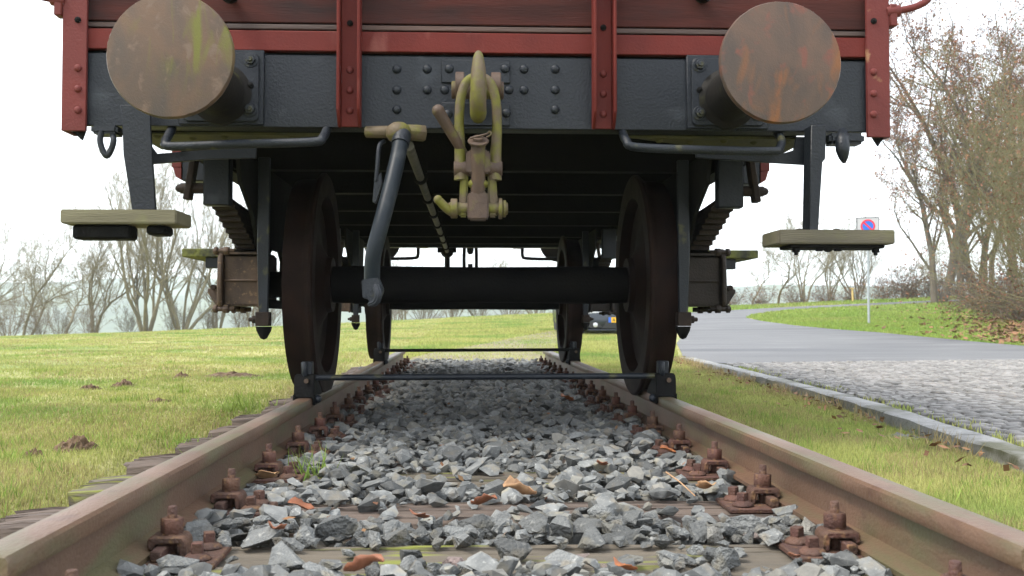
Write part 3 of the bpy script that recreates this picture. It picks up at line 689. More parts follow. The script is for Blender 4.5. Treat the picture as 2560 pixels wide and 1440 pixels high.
# lashing rings
def ringpath(px0, py0, w, hh, Y):
    return [at(px0+w*math.sin(t)*(1 if t<PI*1 else 1), py0+hh*(1-math.cos(t)), Y) for t in np.linspace(0,2*PI,17)[:-1]]
q = [at(256,322,3.50),at(250,350,3.50),at(256,374,3.50),at(267,390,3.50),at(278,374,3.50),at(284,350,3.50),at(280,330,3.52),at(278,322,3.55)]
rg = MB().tube(q,.0105,10,smooth=4).build('lashing_ring', M_black, W)
MB().box(at(232,0,3.5).x,at(298,0,3.5).x,3.49,3.58,at(0,332,3.5).z,at(0,310,3.5).z).build('ring_eye', M_black, rg, .008, 2)
q = at(2107,340,3.50)
rg = MB().tube([at(2107,330,3.54),at(2106,350,3.50),at(2107,375,3.49),at(2109,395,3.495),at(2110,408,3.50)],[.016,.024,.024,.016,.004],12,smooth=4).build('lashing_ring', M_black, W)
MB().box(at(2072,0,3.5).x,at(2160,0,3.5).x,3.50,3.58,at(0,342,3.5).z,at(0,314,3.5).z).build('ring_eye', M_black, rg, .010, 2)

# underframe
for sg in (-1,1):
    x = BX+sg*1.16
    MB().box(x-.006,x+.006,3.67,9.61,.99,1.235).box(min(x,x-sg*.075),max(x,x-sg*.075),3.67,9.61,.99,1.003).box(min(x,x-sg*.075),max(x,x-sg*.075),3.67,9.61,1.222,1.235).build('sole_bar', M_blackD, W)
    for k, (yy,wd) in enumerate(((4.80,.14),(6.5,.14),(8.2,.14))):
        xo = BX+sg*1.385
        MB().prism([(min(xo,xo-sg*.045) ,1.02),(max(xo,xo-sg*.045),1.02),(max(xo,xo-sg*.045),2.12),(min(xo,xo-sg*.045),2.12)],'y',yy-wd/2,yy+wd/2).prism([(xo-sg*.005,1.02),(xo-sg*.045,1.02),(xo-sg*.045,.962),(xo-sg*.018,.978)],'y',yy-wd/2,yy+wd/2).build('side_post', M_red2, W, .003)
        MB().box(min(xo-sg*.046,xo-sg*.215),max(xo-sg*.046,xo-sg*.215),yy-wd/2,yy+wd/2,.958,1.22).build('post_bracket', M_black, W, .006)
    zz = 1.262
    for k in range(4):
        MB().box(min(BX+sg*1.335,BX+sg*1.37),max(BX+sg*1.335,BX+sg*1.37),HY+.052,9.66,zz,zz+.216).build('side_board', M_board, W); zz += .221
    MB().box(min(BX+sg*1.166,BX+sg*1.34),max(BX+sg*1.166,BX+sg*1.34),HY+.1,9.6,1.21,1.25).build('side_sill', M_blackD, W)
for k in range(30):
    y0 = HY+.052+k*.2026; MB().box(BX-1.334,BX+1.334,y0,y0+.198,1.252,1.29).build('floor_plank', M_board2, W)
for yy in (4.69,5.55,6.45,7.4,8.45,9.2):
    MB().box(BX-1.154,BX+1.154,yy,yy+.012,1.0,1.25).box(BX-1.154,BX+1.154,yy-.06,yy,1.0,1.010).build('cross_bearer', M_blackD, W)
# far end
end_beam(9.70, 1)
boards(9.64, 9.68)
for sg in (-1,1):
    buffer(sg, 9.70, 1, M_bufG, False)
    MB().tube([(BX+sg*.95,9.72,.99),(BX+sg*.95,9.78,.925),(BX+sg*.80,9.79,.90),(BX+sg*.54,9.79,.905),(BX+sg*.50,9.78,.93),(BX+sg*.495,9.72,.995)],.016,8,smooth=5).build('shunter_rail', M_blackD, W)
    xo = BX+sg*1.447; MB().box(min(xo,xo-sg*.083),max(xo,xo-sg*.083),9.70,9.716,.973,2.15).build('corner_post', M_red2, W)
    c = BX+sg*.443; MB().box(c-.04,c+.04,9.70,9.77,.995,2.12).build('end_stanchion', M_red, W)
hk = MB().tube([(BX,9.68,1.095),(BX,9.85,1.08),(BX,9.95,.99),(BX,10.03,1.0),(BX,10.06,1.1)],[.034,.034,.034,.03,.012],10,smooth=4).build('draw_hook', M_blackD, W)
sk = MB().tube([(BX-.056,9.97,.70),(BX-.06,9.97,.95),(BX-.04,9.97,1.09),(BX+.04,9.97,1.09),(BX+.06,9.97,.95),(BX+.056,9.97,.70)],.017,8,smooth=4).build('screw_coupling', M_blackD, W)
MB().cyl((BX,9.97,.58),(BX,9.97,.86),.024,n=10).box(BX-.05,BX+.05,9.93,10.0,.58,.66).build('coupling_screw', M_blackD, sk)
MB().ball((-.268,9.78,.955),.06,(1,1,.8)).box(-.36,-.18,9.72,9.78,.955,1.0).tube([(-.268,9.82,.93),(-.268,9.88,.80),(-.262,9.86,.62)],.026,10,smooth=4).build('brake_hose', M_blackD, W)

# wheels, axles, springs, axle boxes
WX = -0.018
def wheelset(ya):
    ax = MB().lathe([(.06,-1.10),(.06,-.90),(.082,-.83),(.085,-.60),(.088,-.58),(.085,-.3),(.083,0),(.085,.3),(.088,.58),(.085,.60),(.082,.83),(.06,.90),(.06,1.10)],(WX,ya,.485),'x',28).build('axle', M_blackD, W)
    for sg in (-1,1):
        pr = [(.085,.66),(.125,.66),(.13,.685),(.20,.725),(.33,.745),(.395,.735),(.402,.70),(.405,.685),(.44,.681),(.503,.682),(.513,.690),(.513,.700),(.501,.712),(.490,.722),(.4865,.732),(.485,.76),(.482,.80),(.478,.812),(.41,.815),(.402,.80),(.395,.765),(.33,.775),(.20,.76),(.13,.84),(.125,.855),(.085,.855)]
        MB().lathe([(a, sg*(b+.020)) for a,b in pr],(WX,ya,.485),'x',72).build('wheel', M_wheel, W, smooth=35)
        x = BX+sg*1.025
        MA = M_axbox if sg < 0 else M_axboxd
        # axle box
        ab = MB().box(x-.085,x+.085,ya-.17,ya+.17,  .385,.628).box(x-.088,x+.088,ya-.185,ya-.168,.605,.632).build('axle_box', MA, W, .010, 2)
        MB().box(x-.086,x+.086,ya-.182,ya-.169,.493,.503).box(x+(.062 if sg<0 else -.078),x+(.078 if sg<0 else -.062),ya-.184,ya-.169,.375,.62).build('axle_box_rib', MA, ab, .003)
        xo = x+sg*.088
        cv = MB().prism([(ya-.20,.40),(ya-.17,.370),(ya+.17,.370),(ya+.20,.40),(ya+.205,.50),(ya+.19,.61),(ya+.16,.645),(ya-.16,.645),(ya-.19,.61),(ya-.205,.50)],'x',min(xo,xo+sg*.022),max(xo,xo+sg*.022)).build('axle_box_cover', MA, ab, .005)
        xx = xo+sg*.022
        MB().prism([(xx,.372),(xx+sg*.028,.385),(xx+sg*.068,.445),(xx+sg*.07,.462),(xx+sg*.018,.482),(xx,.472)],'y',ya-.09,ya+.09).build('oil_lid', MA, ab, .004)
        MB().cyl((xx+sg*.04,ya-.11,.470),(xx+sg*.04,ya+.11,.470),.012,n=8).cyl((xx+sg*.02,ya-.08,.487),(xx+sg*.02,ya+.08,.487),.012,n=8).build('lid_hinge', M_brown, ab)
        for dz in (.372,.628):
            for dy in (-.175,.175):
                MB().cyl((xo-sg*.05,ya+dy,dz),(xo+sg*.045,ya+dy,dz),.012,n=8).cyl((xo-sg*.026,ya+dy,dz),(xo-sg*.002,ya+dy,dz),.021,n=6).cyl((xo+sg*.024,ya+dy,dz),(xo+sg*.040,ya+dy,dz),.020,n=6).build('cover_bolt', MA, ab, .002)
        # leaf spring
        sp = MB().box(x-.058,x+.058,ya-.06,ya+.06,.628,.81).build('leaf_spring', M_blackD, W, .004)
        for k in range(9):
            hl = .62-.058*k; z0 = .785-.0172*k; pts = []
            for t in np.linspace(-1,1,15):
                d = t*hl; zc = z0+.05*d*d; pts.append((ya+d, zc))
            w = .046-.0004*k
            v = []; 
            for (yy,zc) in pts: v += [(x-w,yy,zc-.0075),(x+w,yy,zc-.0075),(x+w,yy,zc+.0085),(x-w,yy,zc+.0085)]
            n = len(pts); f = [(i*4+q,i*4+(q+1)%4,(i+1)*4+(q+1)%4,(i+1)*4+q) for i in range(n-1) for q in range(4)]+[(3,2,1,0),tuple((n-1)*4+q for q in range(4))]
            MB().add(v,f).build('spring_leaf', M_brown, sp, smooth=30)
        for dy in (-1,1):
            ys_ = ya+dy*.66
            MB().box(x-.05,x+.055,ys_-.03,ys_+.03,.775,1.0).build('spring_bracket', M_black, W, .006)
            xk = x+sg*.085
            MB().prism([(xk-.012,1.0),(xk+.012,1.0),(xk+sg*.03+.012,.80),(xk+sg*.03-.014,.80)],'y',ys_-.03,ys_+.03).cyl((x,ys_,.845),(xk+sg*.06,ys_,.845),.022,n=10).ball((xk+sg*.06,ys_,.845),.022,(1,.8,.8),8,5).build('spring_shackle', M_brown, W, .003)
        # axle guard (W-iron) with its front leg and clamp
        gx = BX+sg*.92
        MB().prism([(ya-.80,.99),(ya-.74,.86),(ya-.52,.76),(ya-.36,.60),(ya-.30,.40),(ya-.165,.40),(ya-.165,.60),(ya-.10,.64),(ya+.10,.64),(ya+.165,.60),(ya+.165,.40),(ya+.30,.40),(ya+.36,.62),(ya+.47,.80),(ya+.52,.99)],'x',gx-.008,gx+.008).box(gx-.01,gx+.01,ya-.3,ya+.3,.374,.414).build('axle_guard', M_blackD, W)
        hx = BX+sg*.872; yf = ya-.50
        bh = MB().prism([(hx-.024,.995),(hx+.024,.995),(hx+.022,.60),(hx+.020,.352),(hx-.018,.352),(hx-.026,.60)] if sg<0 else [(hx-.024,.995),(hx+.024,.995),(hx+.026,.60),(hx+.018,.352),(hx-.020,.352),(hx-.022,.60)],'y',yf-.012,yf+.012).build('brake_hanger', M_steel, W, .003)
        MB().box(hx-.028,hx+.028,yf-.03,yf+.03,.298,.356).cyl((hx+sg*.02,yf,.325),(hx+sg*.06,yf,.325),.010,n=8).cyl((hx+sg*.028,yf,.325),(hx+sg*.045,yf,.325),.018,n=6).build('hanger_clamp', M_brown, bh, .003)
        MB().lathe([(.034,.298-.3),(.03,-.02),(.014,-.05),(.001,-.056)],(hx,yf+.01,.2975),'z',10).build('hanger_nut', M_blackD, bh)
wheelset(4.76); wheelset(8.28)
for ya in (4.0,):
    pass
# side foot boards by the axle boxes
for sg in (-1,1):
    xa, xb = sorted((BX+sg*1.47, BX+sg*1.20))
    fb = MB().box(xa,xb,5.22,6.2,.640,.682).build('foot_board', M_stepm, W, .004)
    xa, xb = sorted((BX+sg*1.36, BX+sg*1.22))
    MB().box(xa,xb,5.25,5.31,.585,.6395).build('foot_board_bracket', M_black, fb, .004)

# ------------------------------------------------------------------ wheel stops on the rails
def wheel_stop(yb, mat, label, flip=1):
    o = tag(empty('wheel_stop', (0, yb, 0)), label, 'wheel stop', 'wheel stops clamped between the rails')
    MB().tube([(-.735,yb,.083),(.735,yb,.087)],.0125,12).build('cross_bar', mat, o)
    for sg in (-1,1):
        x = sg*.751
        m = MB().prism([(yb-.045,.002),(yb+.20,.002),(yb+.16,.03),(yb+.06,.075),(yb+.02,.098),(yb-.02,.098),(yb-.04,.075)],'x',x-.042,x+.042)
        m.box(x-.045,x-.036,yb-.05,yb+.06,-.03,.02); m.box(x+.036,x+.045,yb-.05,yb+.06,-.03,.02)
        m.build('chock', M_blackD, o, .006, 2)
        xl = x-sg*.006
        MB().box(xl-.023,xl+.023,yb-.016,yb+.03,.096,.150).cyl((xl-.006,yb-.022,.09),(xl-.006,yb-.022,.148),.011,n=10).build('upright_lug', M_black, o, .004)
        MB().cyl((x+.01,yb-.055,.072),(x+.01,yb+.0,.072),.010,n=8).build('pin', M_rustc, o)
        MB().ball((x-sg*.052,yb-.02,-.004),.018).build('tail_nut', M_steel, o)
wheel_stop(4.30, M_steel, 'black wheel stop with cross bar before the nearer wheels')
wheel_stop(7.92, M_blackD, 'thin dark wheel stop bar before the farther wheels')

# ------------------------------------------------------------------ trees
def grow(seed, height, stems, spread, kids=(7,6,5,3), lean=(0,0), trunk_r=.13, up=.25, ratio=(.55,.5,.5,.55), base_clear=.25, twig_r=.006, wob=.16, fork=0.0):
    """returns two lists of polylines with radii: limbs and twigs, plus twig tips"""
    r = random.Random(seed); limbs = []; twigs = []; tips = []
    def branch(p, d, L, rad, lvl, nseg):
        pts = [p.copy()]; rr = [rad]; q = p.copy(); dd = d.normalized()
        for i in range(nseg):
            dd = (dd+Vector((r.gauss(0,wob),r.gauss(0,wob),r.gauss(0,wob)+up*.35))).normalized()
            q = q+dd*(L/nseg); pts.append(q.copy()); rr.append(max(twig_r*.6, rad*(1-.85*(i+1)/nseg)))
        (limbs if lvl < 2 else twigs).append((pts, rr))
        if lvl >= len(kids): tips.append(pts[-1]); tips.append(pts[len(pts)//2]); return
        n = max(1, int(kids[lvl]*r.uniform(.75,1.25)))
        t0 = base_clear if lvl == 0 else .18
        for k in range(n):
            t = t0+(1-t0)*(k+r.random())/n; t = min(t, .98)
            i = min(int(t*nseg), nseg-1); f = t*nseg-i
            o = pts[i].lerp(pts[i+1], f); ax = (pts[i+1]-pts[i]).normalized()
            a = ax.orthogonal().normalized(); a.rotate(Matrix.Rotation(r.uniform(0,2*PI),3,ax))
            ang = r.uniform(.45,1.0); nd = (ax*math.cos(ang)+a*math.sin(ang)); nd.z += up
            rk = max(twig_r, rr[i]*r.uniform(.35,.6))
            branch(o, nd, L*ratio[lvl]*r.uniform(.6,1.15)*(1.1-.45*t), rk, lvl+1, (6,5,4,3,3)[min(lvl+1,4)])
    for s_ in range(stems):
        a = 2*PI*s_/max(stems,1)+r.uniform(-.4,.4); sp = spread*r.uniform(.4,1.1) if stems > 1 else spread*.2
        d = Vector((math.cos(a)*sp+lean[0], math.sin(a)*sp+lean[1], 1))
        o = Vector((math.cos(a),math.sin(a),0))*trunk_r*(1.0 if stems > 1 else 0)-Vector((0,0,.3))
        branch(o, d, height*r.uniform(.7,.95), trunk_r*r.uniform(.75,1.1), 0, 7)
    return limbs, twigs, tips
def tubes_np(lines, n):
    V = []; Fq = []; c = 0; ang = np.arange(n)*2*PI/n; ca, sa = np.cos(ang), np.sin(ang)
    for pts, rr in lines:
        P = np.array([tuple(p) for p in pts]); R = np.array(rr); m = len(P)
        T = np.gradient(P, axis=0); T /= np.linalg.norm(T,axis=1)[:,None]+1e-9
        u = np.cross(T, [0.31,.52,.79]); u /= np.linalg.norm(u,axis=1)[:,None]+1e-9; w = np.cross(T, u)
        V.append((P[:,None]+(u[:,None]*ca[None,:,None]+w[:,None]*sa[None,:,None])*R[:,None,None]).reshape(-1,3))
        i = np.arange(m-1)[:,None]*n; k = np.arange(n)[None]; k2 = (k+1)%n
        Fq.append(np.stack([i+k,i+k2,i+n+k2,i+n+k],-1).reshape(-1,4)+c); c += m*n
    return np.concatenate(V), np.concatenate(Fq)
def leaf_quads(tips, n, size, seed):
    r = np.random.default_rng(seed); T = np.array([tuple(t) for t in tips])
    P = T[r.integers(0,len(T),n)]+r.normal(0,.10,(n,3)); a = r.normal(0,1,(n,3)); a /= np.linalg.norm(a,axis=1)[:,None]
    b = np.cross(a, r.normal(0,1,(n,3))); b /= np.linalg.norm(b,axis=1)[:,None]; s_ = size*r.uniform(.6,1.3,(n,1))
    V = np.stack([P-a*s_, P+b*s_*.55, P+a*s_, P-b*s_*.55],1).reshape(-1,3)
    return V, np.arange(4*n).reshape(n,4)
class TreeKind:
    def __init__(s, seed, bark, twig, leaves=0, leafmat=None, lsize=.05, **kw):
        li, tw, tips = grow(seed, **kw)
        s.trunk = np_mesh('trunk', *tubes_np(li, 7), bark, True)
        V, F = tubes_np(tw, 3)
        s.crown = np_mesh('crown', V, F, twig, True)
        s.leaf = np_mesh('leaves', *leaf_quads(tips, leaves, lsize, seed), leafmat) if leaves else None
    def put(s, x, y, rz, sc_, label, group, name='bare_tree', cat='tree', z=None, tilt=(0,0)):
        z = float(terrain(x,y)) if z is None else z
        o = tag(empty(name, (x,y,z), rz), label, cat, group); o.scale = (sc_,)*3; o.rotation_euler = (tilt[0],tilt[1],rz)
        link('trunk', s.trunk, o); link('crown', s.crown, o)
        if s.leaf: link('leaves', s.leaf, o)
        return o
KA = TreeKind(1, M_bark, M_twig, height=8.0, stems=8, spread=.42, kids=(10,7,5,4), trunk_r=.085, up=.32, base_clear=.2, twig_r=.0052)
KB = TreeKind(2, M_bark, M_twig, height=7.4, stems=2, spread=.34, kids=(14,9,6,5), trunk_r=.085, up=.2, base_clear=.2, wob=.2, twig_r=.0052)
KC = TreeKind(3, M_bark, M_twig, height=6.5, stems=4, spread=.30, kids=(11,7,6,4), trunk_r=.07, up=.28, base_clear=.22, twig_r=.0052)
KD = TreeKind(4, M_bark, M_twig, height=6.8, stems=1, spread=.2, kids=(16,9,6,5), trunk_r=.11, up=.2, base_clear=.3, wob=.3, ratio=(.62,.5,.5,.5), twig_r=.0052)
KE = TreeKind(5, M_barkd, M_twigd, 9000, M_leafb, .055, height=14.0, stems=2, spread=.20, kids=(18,9,7,4), trunk_r=.24, up=.22, base_clear=.16, twig_r=.007, ratio=(.48,.5,.5,.5))
KF = TreeKind(6, M_barkd, M_twigd, 9000, M_leafb, .055, height=13.0, stems=1, spread=.2, kids=(22,8,6,4), trunk_r=.22, up=.15, base_clear=.12, twig_r=.007, ratio=(.5,.5,.5,.5))
KG = TreeKind(7, M_twigg, M_twigg, 5000, M_leafb, .035, height=6.5, stems=10, spread=.5, kids=(13,8,6,3), trunk_r=.03, up=.16, base_clear=.05, twig_r=.004, ratio=(.5,.5,.5,.5))
KH = TreeKind(8, M_brush, M_brush, height=2.2, stems=12, spread=.8, kids=(7,6,4), trunk_r=.02, up=.15, base_clear=.05, twig_r=.006)
KI = TreeKind(9, M_brush, M_twigd, 500, M_leafb, .04, height=1.7, stems=14, spread=.9, kids=(7,6,4), trunk_r=.018, up=.1, base_clear=.05, twig_r=.005)
KB2 = TreeKind(21, M_barkd, M_twigd, height=14.5, stems=1, spread=.2, kids=(24,10,7,5), trunk_r=.13, up=.0, base_clear=.2, twig_r=.006, ratio=(.42,.5,.55,.6))
def gx(px, Y): return at(px, 800, Y).x
G1, G2, G3 = 'bare trees beyond the meadow', 'bare trees behind the road bend', 'trees with brown leaves by the grass bank'
KB.put(gx(60,50), 50, .4, 1.04, 'bare tree at the far side of the meadow, at the edge of the view', G1)
KB.put(gx(-60,53), 53, 2.2, 1.10, 'bare forked tree cut off by the edge of the view beyond the meadow', G1)
KD.put(gx(165,52), 52, 1.0, 0.95, 'slender bare tree with wiry limbs beside the forked tree past the meadow', G1)
KC.put(gx(235,50), 50, 2.5, 1.08, 'bare tree of thin stems just before the big clump beyond the meadow', G1)
KA.put(gx(365,48.5), 48.5, .3, 1.08, 'tall bare tree of many spreading stems behind the mossy step board', G1)
KA.put(gx(455,49), 49, 2.0, 1.01, 'bare many-stemmed tree standing beside the rusty axle box', G1)
KC.put(gx(545,53), 53, 1.1, 1.12, 'thin bare tree partly behind the axle box and spring', G1)
KC.put(gx(630,56), 56, 4.0, 1.04, 'small bare tree showing beneath the axle box, beyond the meadow', G1)
KC.put(gx(1010,58), 58, 4.4, 0.72, 'low bare tree seen under the axle, near the farther wheel', G1)
KD.put(gx(1330,60), 60, 3.3, 0.86, 'bare tree whose top shows above the axle under the wagon', G1)
KD.put(gx(1800,50), 50, 2.1, .86, 'bare tree beside the axle box, its crown against the spring', G2)
KD.put(gx(1880,52), 52, .2, .72, 'thin bare tree past the road, next to the crooked one', G2)
KD.put(gx(1945,48.5), 48.5, 4.1, .74, 'crooked bare tree with a forked winding trunk past the road', G2)
KC.put(gx(2010,50), 50, 3.0, .80, 'upright bare tree of close stems under the weathered step board', G2)
KC.put(gx(2075,54), 54, 1.5, .76, 'faint bare tree between the step board and the sign post', G2)
KA.put(gx(2145,52), 52, 5.0, .58, 'fan-shaped bare tree directly behind the sign post', G2)
KD.put(gx(2250,52), 52, 5.6, .72, 'low bare tree between the sign post and the leafy trunks', G2)
KE.put(gx(2345,41), 41, .5, .82, 'big tree with smooth trunk and brown leaves nearest the sign', G3)
KF.put(gx(2405,44), 44, 2.4, .90, 'thick dark trunk with dry leaves just behind the smooth trunk', G3)
KE.put(gx(2450,45), 45, 3.9, .95, 'tall tree with dry brown leaves third from the sign', G3)
KF.put(gx(2530,40), 40, 5.1, 1.0, 'tall twiggy tree with dry leaves rising from the brush', G3)
KB2.put(gx(2480,50), 50, 1.3, 1.15, 'tall birch with fine drooping twigs above the leafy trees', G3)
KG.put(gx(2660,21), 21, .7, .8, 'dense greenish shrub at the edge of the leaf-strewn bank', G3, 'tall_shrub', 'shrub')
KG.put(gx(2590,29), 29, 2.7, .95, 'tall shrub of olive twigs leaning over the leaf-strewn bank', G3, 'tall_shrub', 'shrub')
KG.put(gx(2690,25), 25, 4.7, 1.25, 'tangled shrub cut off by the edge of the view', G3, 'tall_shrub', 'shrub')
bl = [(20,46,1.1),(95,47,.9),(150,49,.8),(225,47.5,.8),(320,50,.7),(430,50,.8),(520,50,.8),(600,50,.9),(670,51,.8)]
bt = ['at the view edge','under the forked tree','under the slender wiry tree','under the thin stems','before the tall clump','between the two big clumps','below the axle box lid','just under the axle box','beside the brake hanger nut']
for (px_,Y_,s_),t_ in zip(bl,bt): KH.put(gx(px_,Y_), Y_, px_*.7, s_, 'low bare brush along the meadow edge '+t_, 'brush along the meadow edge', 'brush', 'brush')
bl = [(985,49,1.0),(1060,50,1.15),(1130,49,1.1),(1200,50,1.15),(1270,49,1.05),(1340,50,1.1),(1400,50,1.0)]
bt = ['first past the farther wheel','second past the farther wheel','under the loose end below the axle','midway below the axle','past the middle of the axle','fifth along the axle','before the opposite wheel']
for (px_,Y_,s_),t_ in zip(bl,bt): KH.put(gx(px_,Y_), Y_, px_*.3, s_*1.1, 'grey-brown brush seen under the axle, '+t_, 'brush seen under the wagon', 'brush', 'brush')
bl = [(1750,46.5,.7),(1830,47,.7),(1905,46.5,.7),(1985,47,.7),(2060,47,.7),(2130,47,.7),(2200,46,.95),(2262,46.5,1.2),(2310,47,1.3),(2380,47,1.3)]
bt = ['beside the axle box','below the axle box lid','by the crooked trunk','right of the crooked trunk','before the faint tree','by the yellow post','just past the sign post','dark and dense before the leafy trees','against the smooth trunk','between the leafy trunks']
for (px_,Y_,s_),t_ in zip(bl,bt): KI.put(gx(px_,Y_), Y_, px_*.5, s_, 'low brown brush past the road '+t_, 'brush past the road', 'brush', 'brush')
bl = [(2460,35,1.2),(2520,32,1.2),(2570,27,1.1),(2500,38,1.4)]
bt = ['under the third leafy tree','at the foot of the olive shrub','at the view edge by the road','deep among the leafy trees']
for (px_,Y_,s_),t_ in zip(bl,bt): KI.put(gx(px_,Y_), Y_, px_*.4, s_, 'reddish brown brush on the bank '+t_, 'brush on the leafy bank', 'brush', 'brush')

# ------------------------------------------------------------------ grass, litter
rng = np.random.default_rng(77)
def blades(name, x, y, h, w, mat, label=None, z=None):
    n = len(x); z = terrain(x,y)+bumps(x,y)*(1-ss(1.2,1.9,x)) if z is None else z
    a = rng.uniform(0,2*PI,n); ca, sa = np.cos(a), np.sin(a); ln = rng.uniform(.1,.9,n)*h; la = rng.uniform(0,2*PI,n)
    h = h*rng.uniform(.5,1.2,n); b0 = np.stack([x-ca*w,y-sa*w,z-.01],-1); b1 = np.stack([x+ca*w,y+sa*w,z-.01],-1)
    tp = np.stack([x+np.cos(la)*ln, y+np.sin(la)*ln, z+h],-1)
    V = np.stack([b0,b1,tp],1).reshape(-1,3); F = np.arange(3*n).reshape(n,3)
    o = link(name, np_mesh(name, V, F, mat)); return tag(o, label, 'grass', kind='stuff')
def scatter(n, y0, y1, pw, xl, xr):
    y = y0*(y1/y0)**(rng.random(n)**pw); x = xl(y)+(xr(y)-xl(y))*rng.random(n); return x, y
rp = np.array(ROAD)
# meadow beside and beyond the track
x, y = scatter(420000, 2.2, 46, 1.0, lambda y: -.525*y-.9, lambda y: np.full_like(y, -.83))
k = (x < -1.20) | (y > 10.9) | ((np.abs((y-SY[0]+.256)%.512-.256) > .15) & (rng.random(len(x)) < .5))
k &= ~((y > 10.9) & (x > -1.0)); x, y = x[k], y[k]; blades('meadow_grass', x, y, .016+.0007*y, .0012+.00030*y, M_grass, 'short yellow-green meadow grass beside the track')
x, y = scatter(90000, 10.9, 46, 1.0, lambda y: np.full_like(y,-1.0), lambda y: .17*y+.3)
k = ~in_poly(rp, x, y) & ~(in_poly(OLD, x, y) & (rng.random(len(x)) < .5)); x, y = x[k], y[k]
blades('meadow_grass_beyond', x, y, .03+.0009*y, .0016+.00045*y, M_grass, 'pale grass beyond the end of the rails')
x, y = scatter(190000, 2.2, 20, 1.0, lambda y: np.full_like(y,.84), lambda y: np.where(y < 11.9, kerb_x(np.minimum(y,11.9))-.08, 2.4+.2*(y-11.9)))
k = ~in_poly(rp, x, y); x, y = x[k], y[k]
blades('verge_grass', x, y, .018+.0008*y, .0011+.00030*y, M_grass, 'yellowish grass verge between the rail and the kerb')
x, y = scatter(110000, 13, 46, .8, lambda y: 8.0+0*y, lambda y: .58*y+1.0)
k = ~in_poly(rp, x, y); x, y = x[k], y[k]
blades('lawn_grass', x, y, .03+.0012*y, .003+.0005*y, M_lawn, 'green lawn on the bank behind the road')
M_dryb = pm('dry_grass', (.36,.28,.14), (.27,.22,.10), 3, .8, bump=0, island=.35, transl=.3)
x, y = scatter(80000, 2.2, 34, 1.0, lambda y: -.525*y-.9, lambda y: np.where(y < 11, -1.22, -1.22+.16*(y-11)))
k = (np.sin(x*1.9+1.3*np.sin(y*.8))*np.cos(y*1.5+x*.5) > .05); x, y = x[k], y[k]
blades('dry_thatch', x, y, .02+.0008*y, .0012+.00034*y, M_dryb, 'dry straw blades patched through the meadow')
x, y = scatter(40000, 2.2, 14, 1.0, lambda y: np.full_like(y,.84), lambda y: kerb_x(np.minimum(y,11.9))-.08)
k = (np.sin(x*4.9+1.3*np.sin(y*2.8))*np.cos(y*3.5+x*.5) > .0); x, y = x[k], y[k]
blades('verge_thatch', x, y, .022+.0009*y, .0012+.00034*y, M_dryb, 'dry straw blades patched through the verge')
cx_ = []; cy_ = []; ch_ = []
for _ in range(420):
    yy = 2.4*(14/2.4)**rng.random(); side = rng.random() < .7
    xx = rng.uniform(-.525*yy-.6,-1.25) if side else rng.uniform(.9,max(1.0,float(kerb_x(min(yy,11.9)))-.15)); n = int(rng.integers(12,50))
    cx_.append(rng.normal(xx,.05,n)); cy_.append(rng.normal(yy,.05,n)); ch_.append(np.full(n,rng.uniform(.026,.05)))
cx_, cy_, ch_ = map(np.concatenate,(cx_,cy_,ch_)); k = (cx_ < -1.2)|((cx_ > .84)&(cx_ < kerb_x(np.minimum(cy_,11.9))-.08))
blades('grass_clumps', cx_[k], cy_[k], ch_[k], .0018+.0003*cy_[k], M_lawn, 'darker green clumps scattered through the turf')
# weeds along the kerb and rough clumps along the sleepers
x = []; y = []
for _ in range(46):
    yy = rng.uniform(3.2,11.8); cxk = float(kerb_x(yy))-.09-abs(rng.normal(0,.05)); n = rng.integers(20,70); x.append(rng.normal(cxk,.05,n)); y.append(rng.normal(yy,.09,n))
x = np.concatenate(x); y = np.concatenate(y); k = x < kerb_x(y)-.075; x, y = x[k], y[k]
blades('kerb_weeds', x, y, np.full(len(x),.085), np.full(len(x),.0032), M_dryb, 'dry straw-coloured weeds along the kerb')
x = []; y = []
for _ in range(26):
    yy = rng.uniform(3.3,10.0); cx_ = rng.choice([kerb_x(yy)+.11]); n = rng.integers(10,50); x.append(rng.normal(cx_,.05,n)); y.append(rng.normal(yy,.12,n))
x = np.concatenate(x); y = np.concatenate(y); k = x > kerb_x(y)+.07; x, y = x[k], y[k]
blades('gutter_moss', x, y, np.full(len(x),.02), np.full(len(x),.005), M_grass, 'low moss and grass in the gutter behind the kerb', np.full(len(x), ZC))
def tuft(px_, py_, zt, n, hh, label, sp=.03):
    d = CR @ Vector(((px_-1280)/FPX,(720-py_)/FPX,-1)); t = (zt-CAM.z)/d.z; p = CAM+d*t
    x = rng.normal(p.x,sp,n); y = rng.normal(p.y,sp,n); b = blades('grass_tuft', x, y, np.full(n,hh), np.full(n,.0028), M_lawn, None, np.full(n,zt))
    tag(b, label, 'grass tuft')
tuft(765,1190,-.15,46,.085,'green grass tuft growing in the ballast by the rail foot')
tuft(600,1020,-.17,120,.12,'tall green grass tuft at the sleeper ends beside the meadow',.09)
tuft(470,1110,-.17,60,.06,'small weedy tuft between two sleeper ends',.06)
tuft(1180,890,-.15,40,.06,'small yellowish tuft in the ballast at the end of the track',.10)
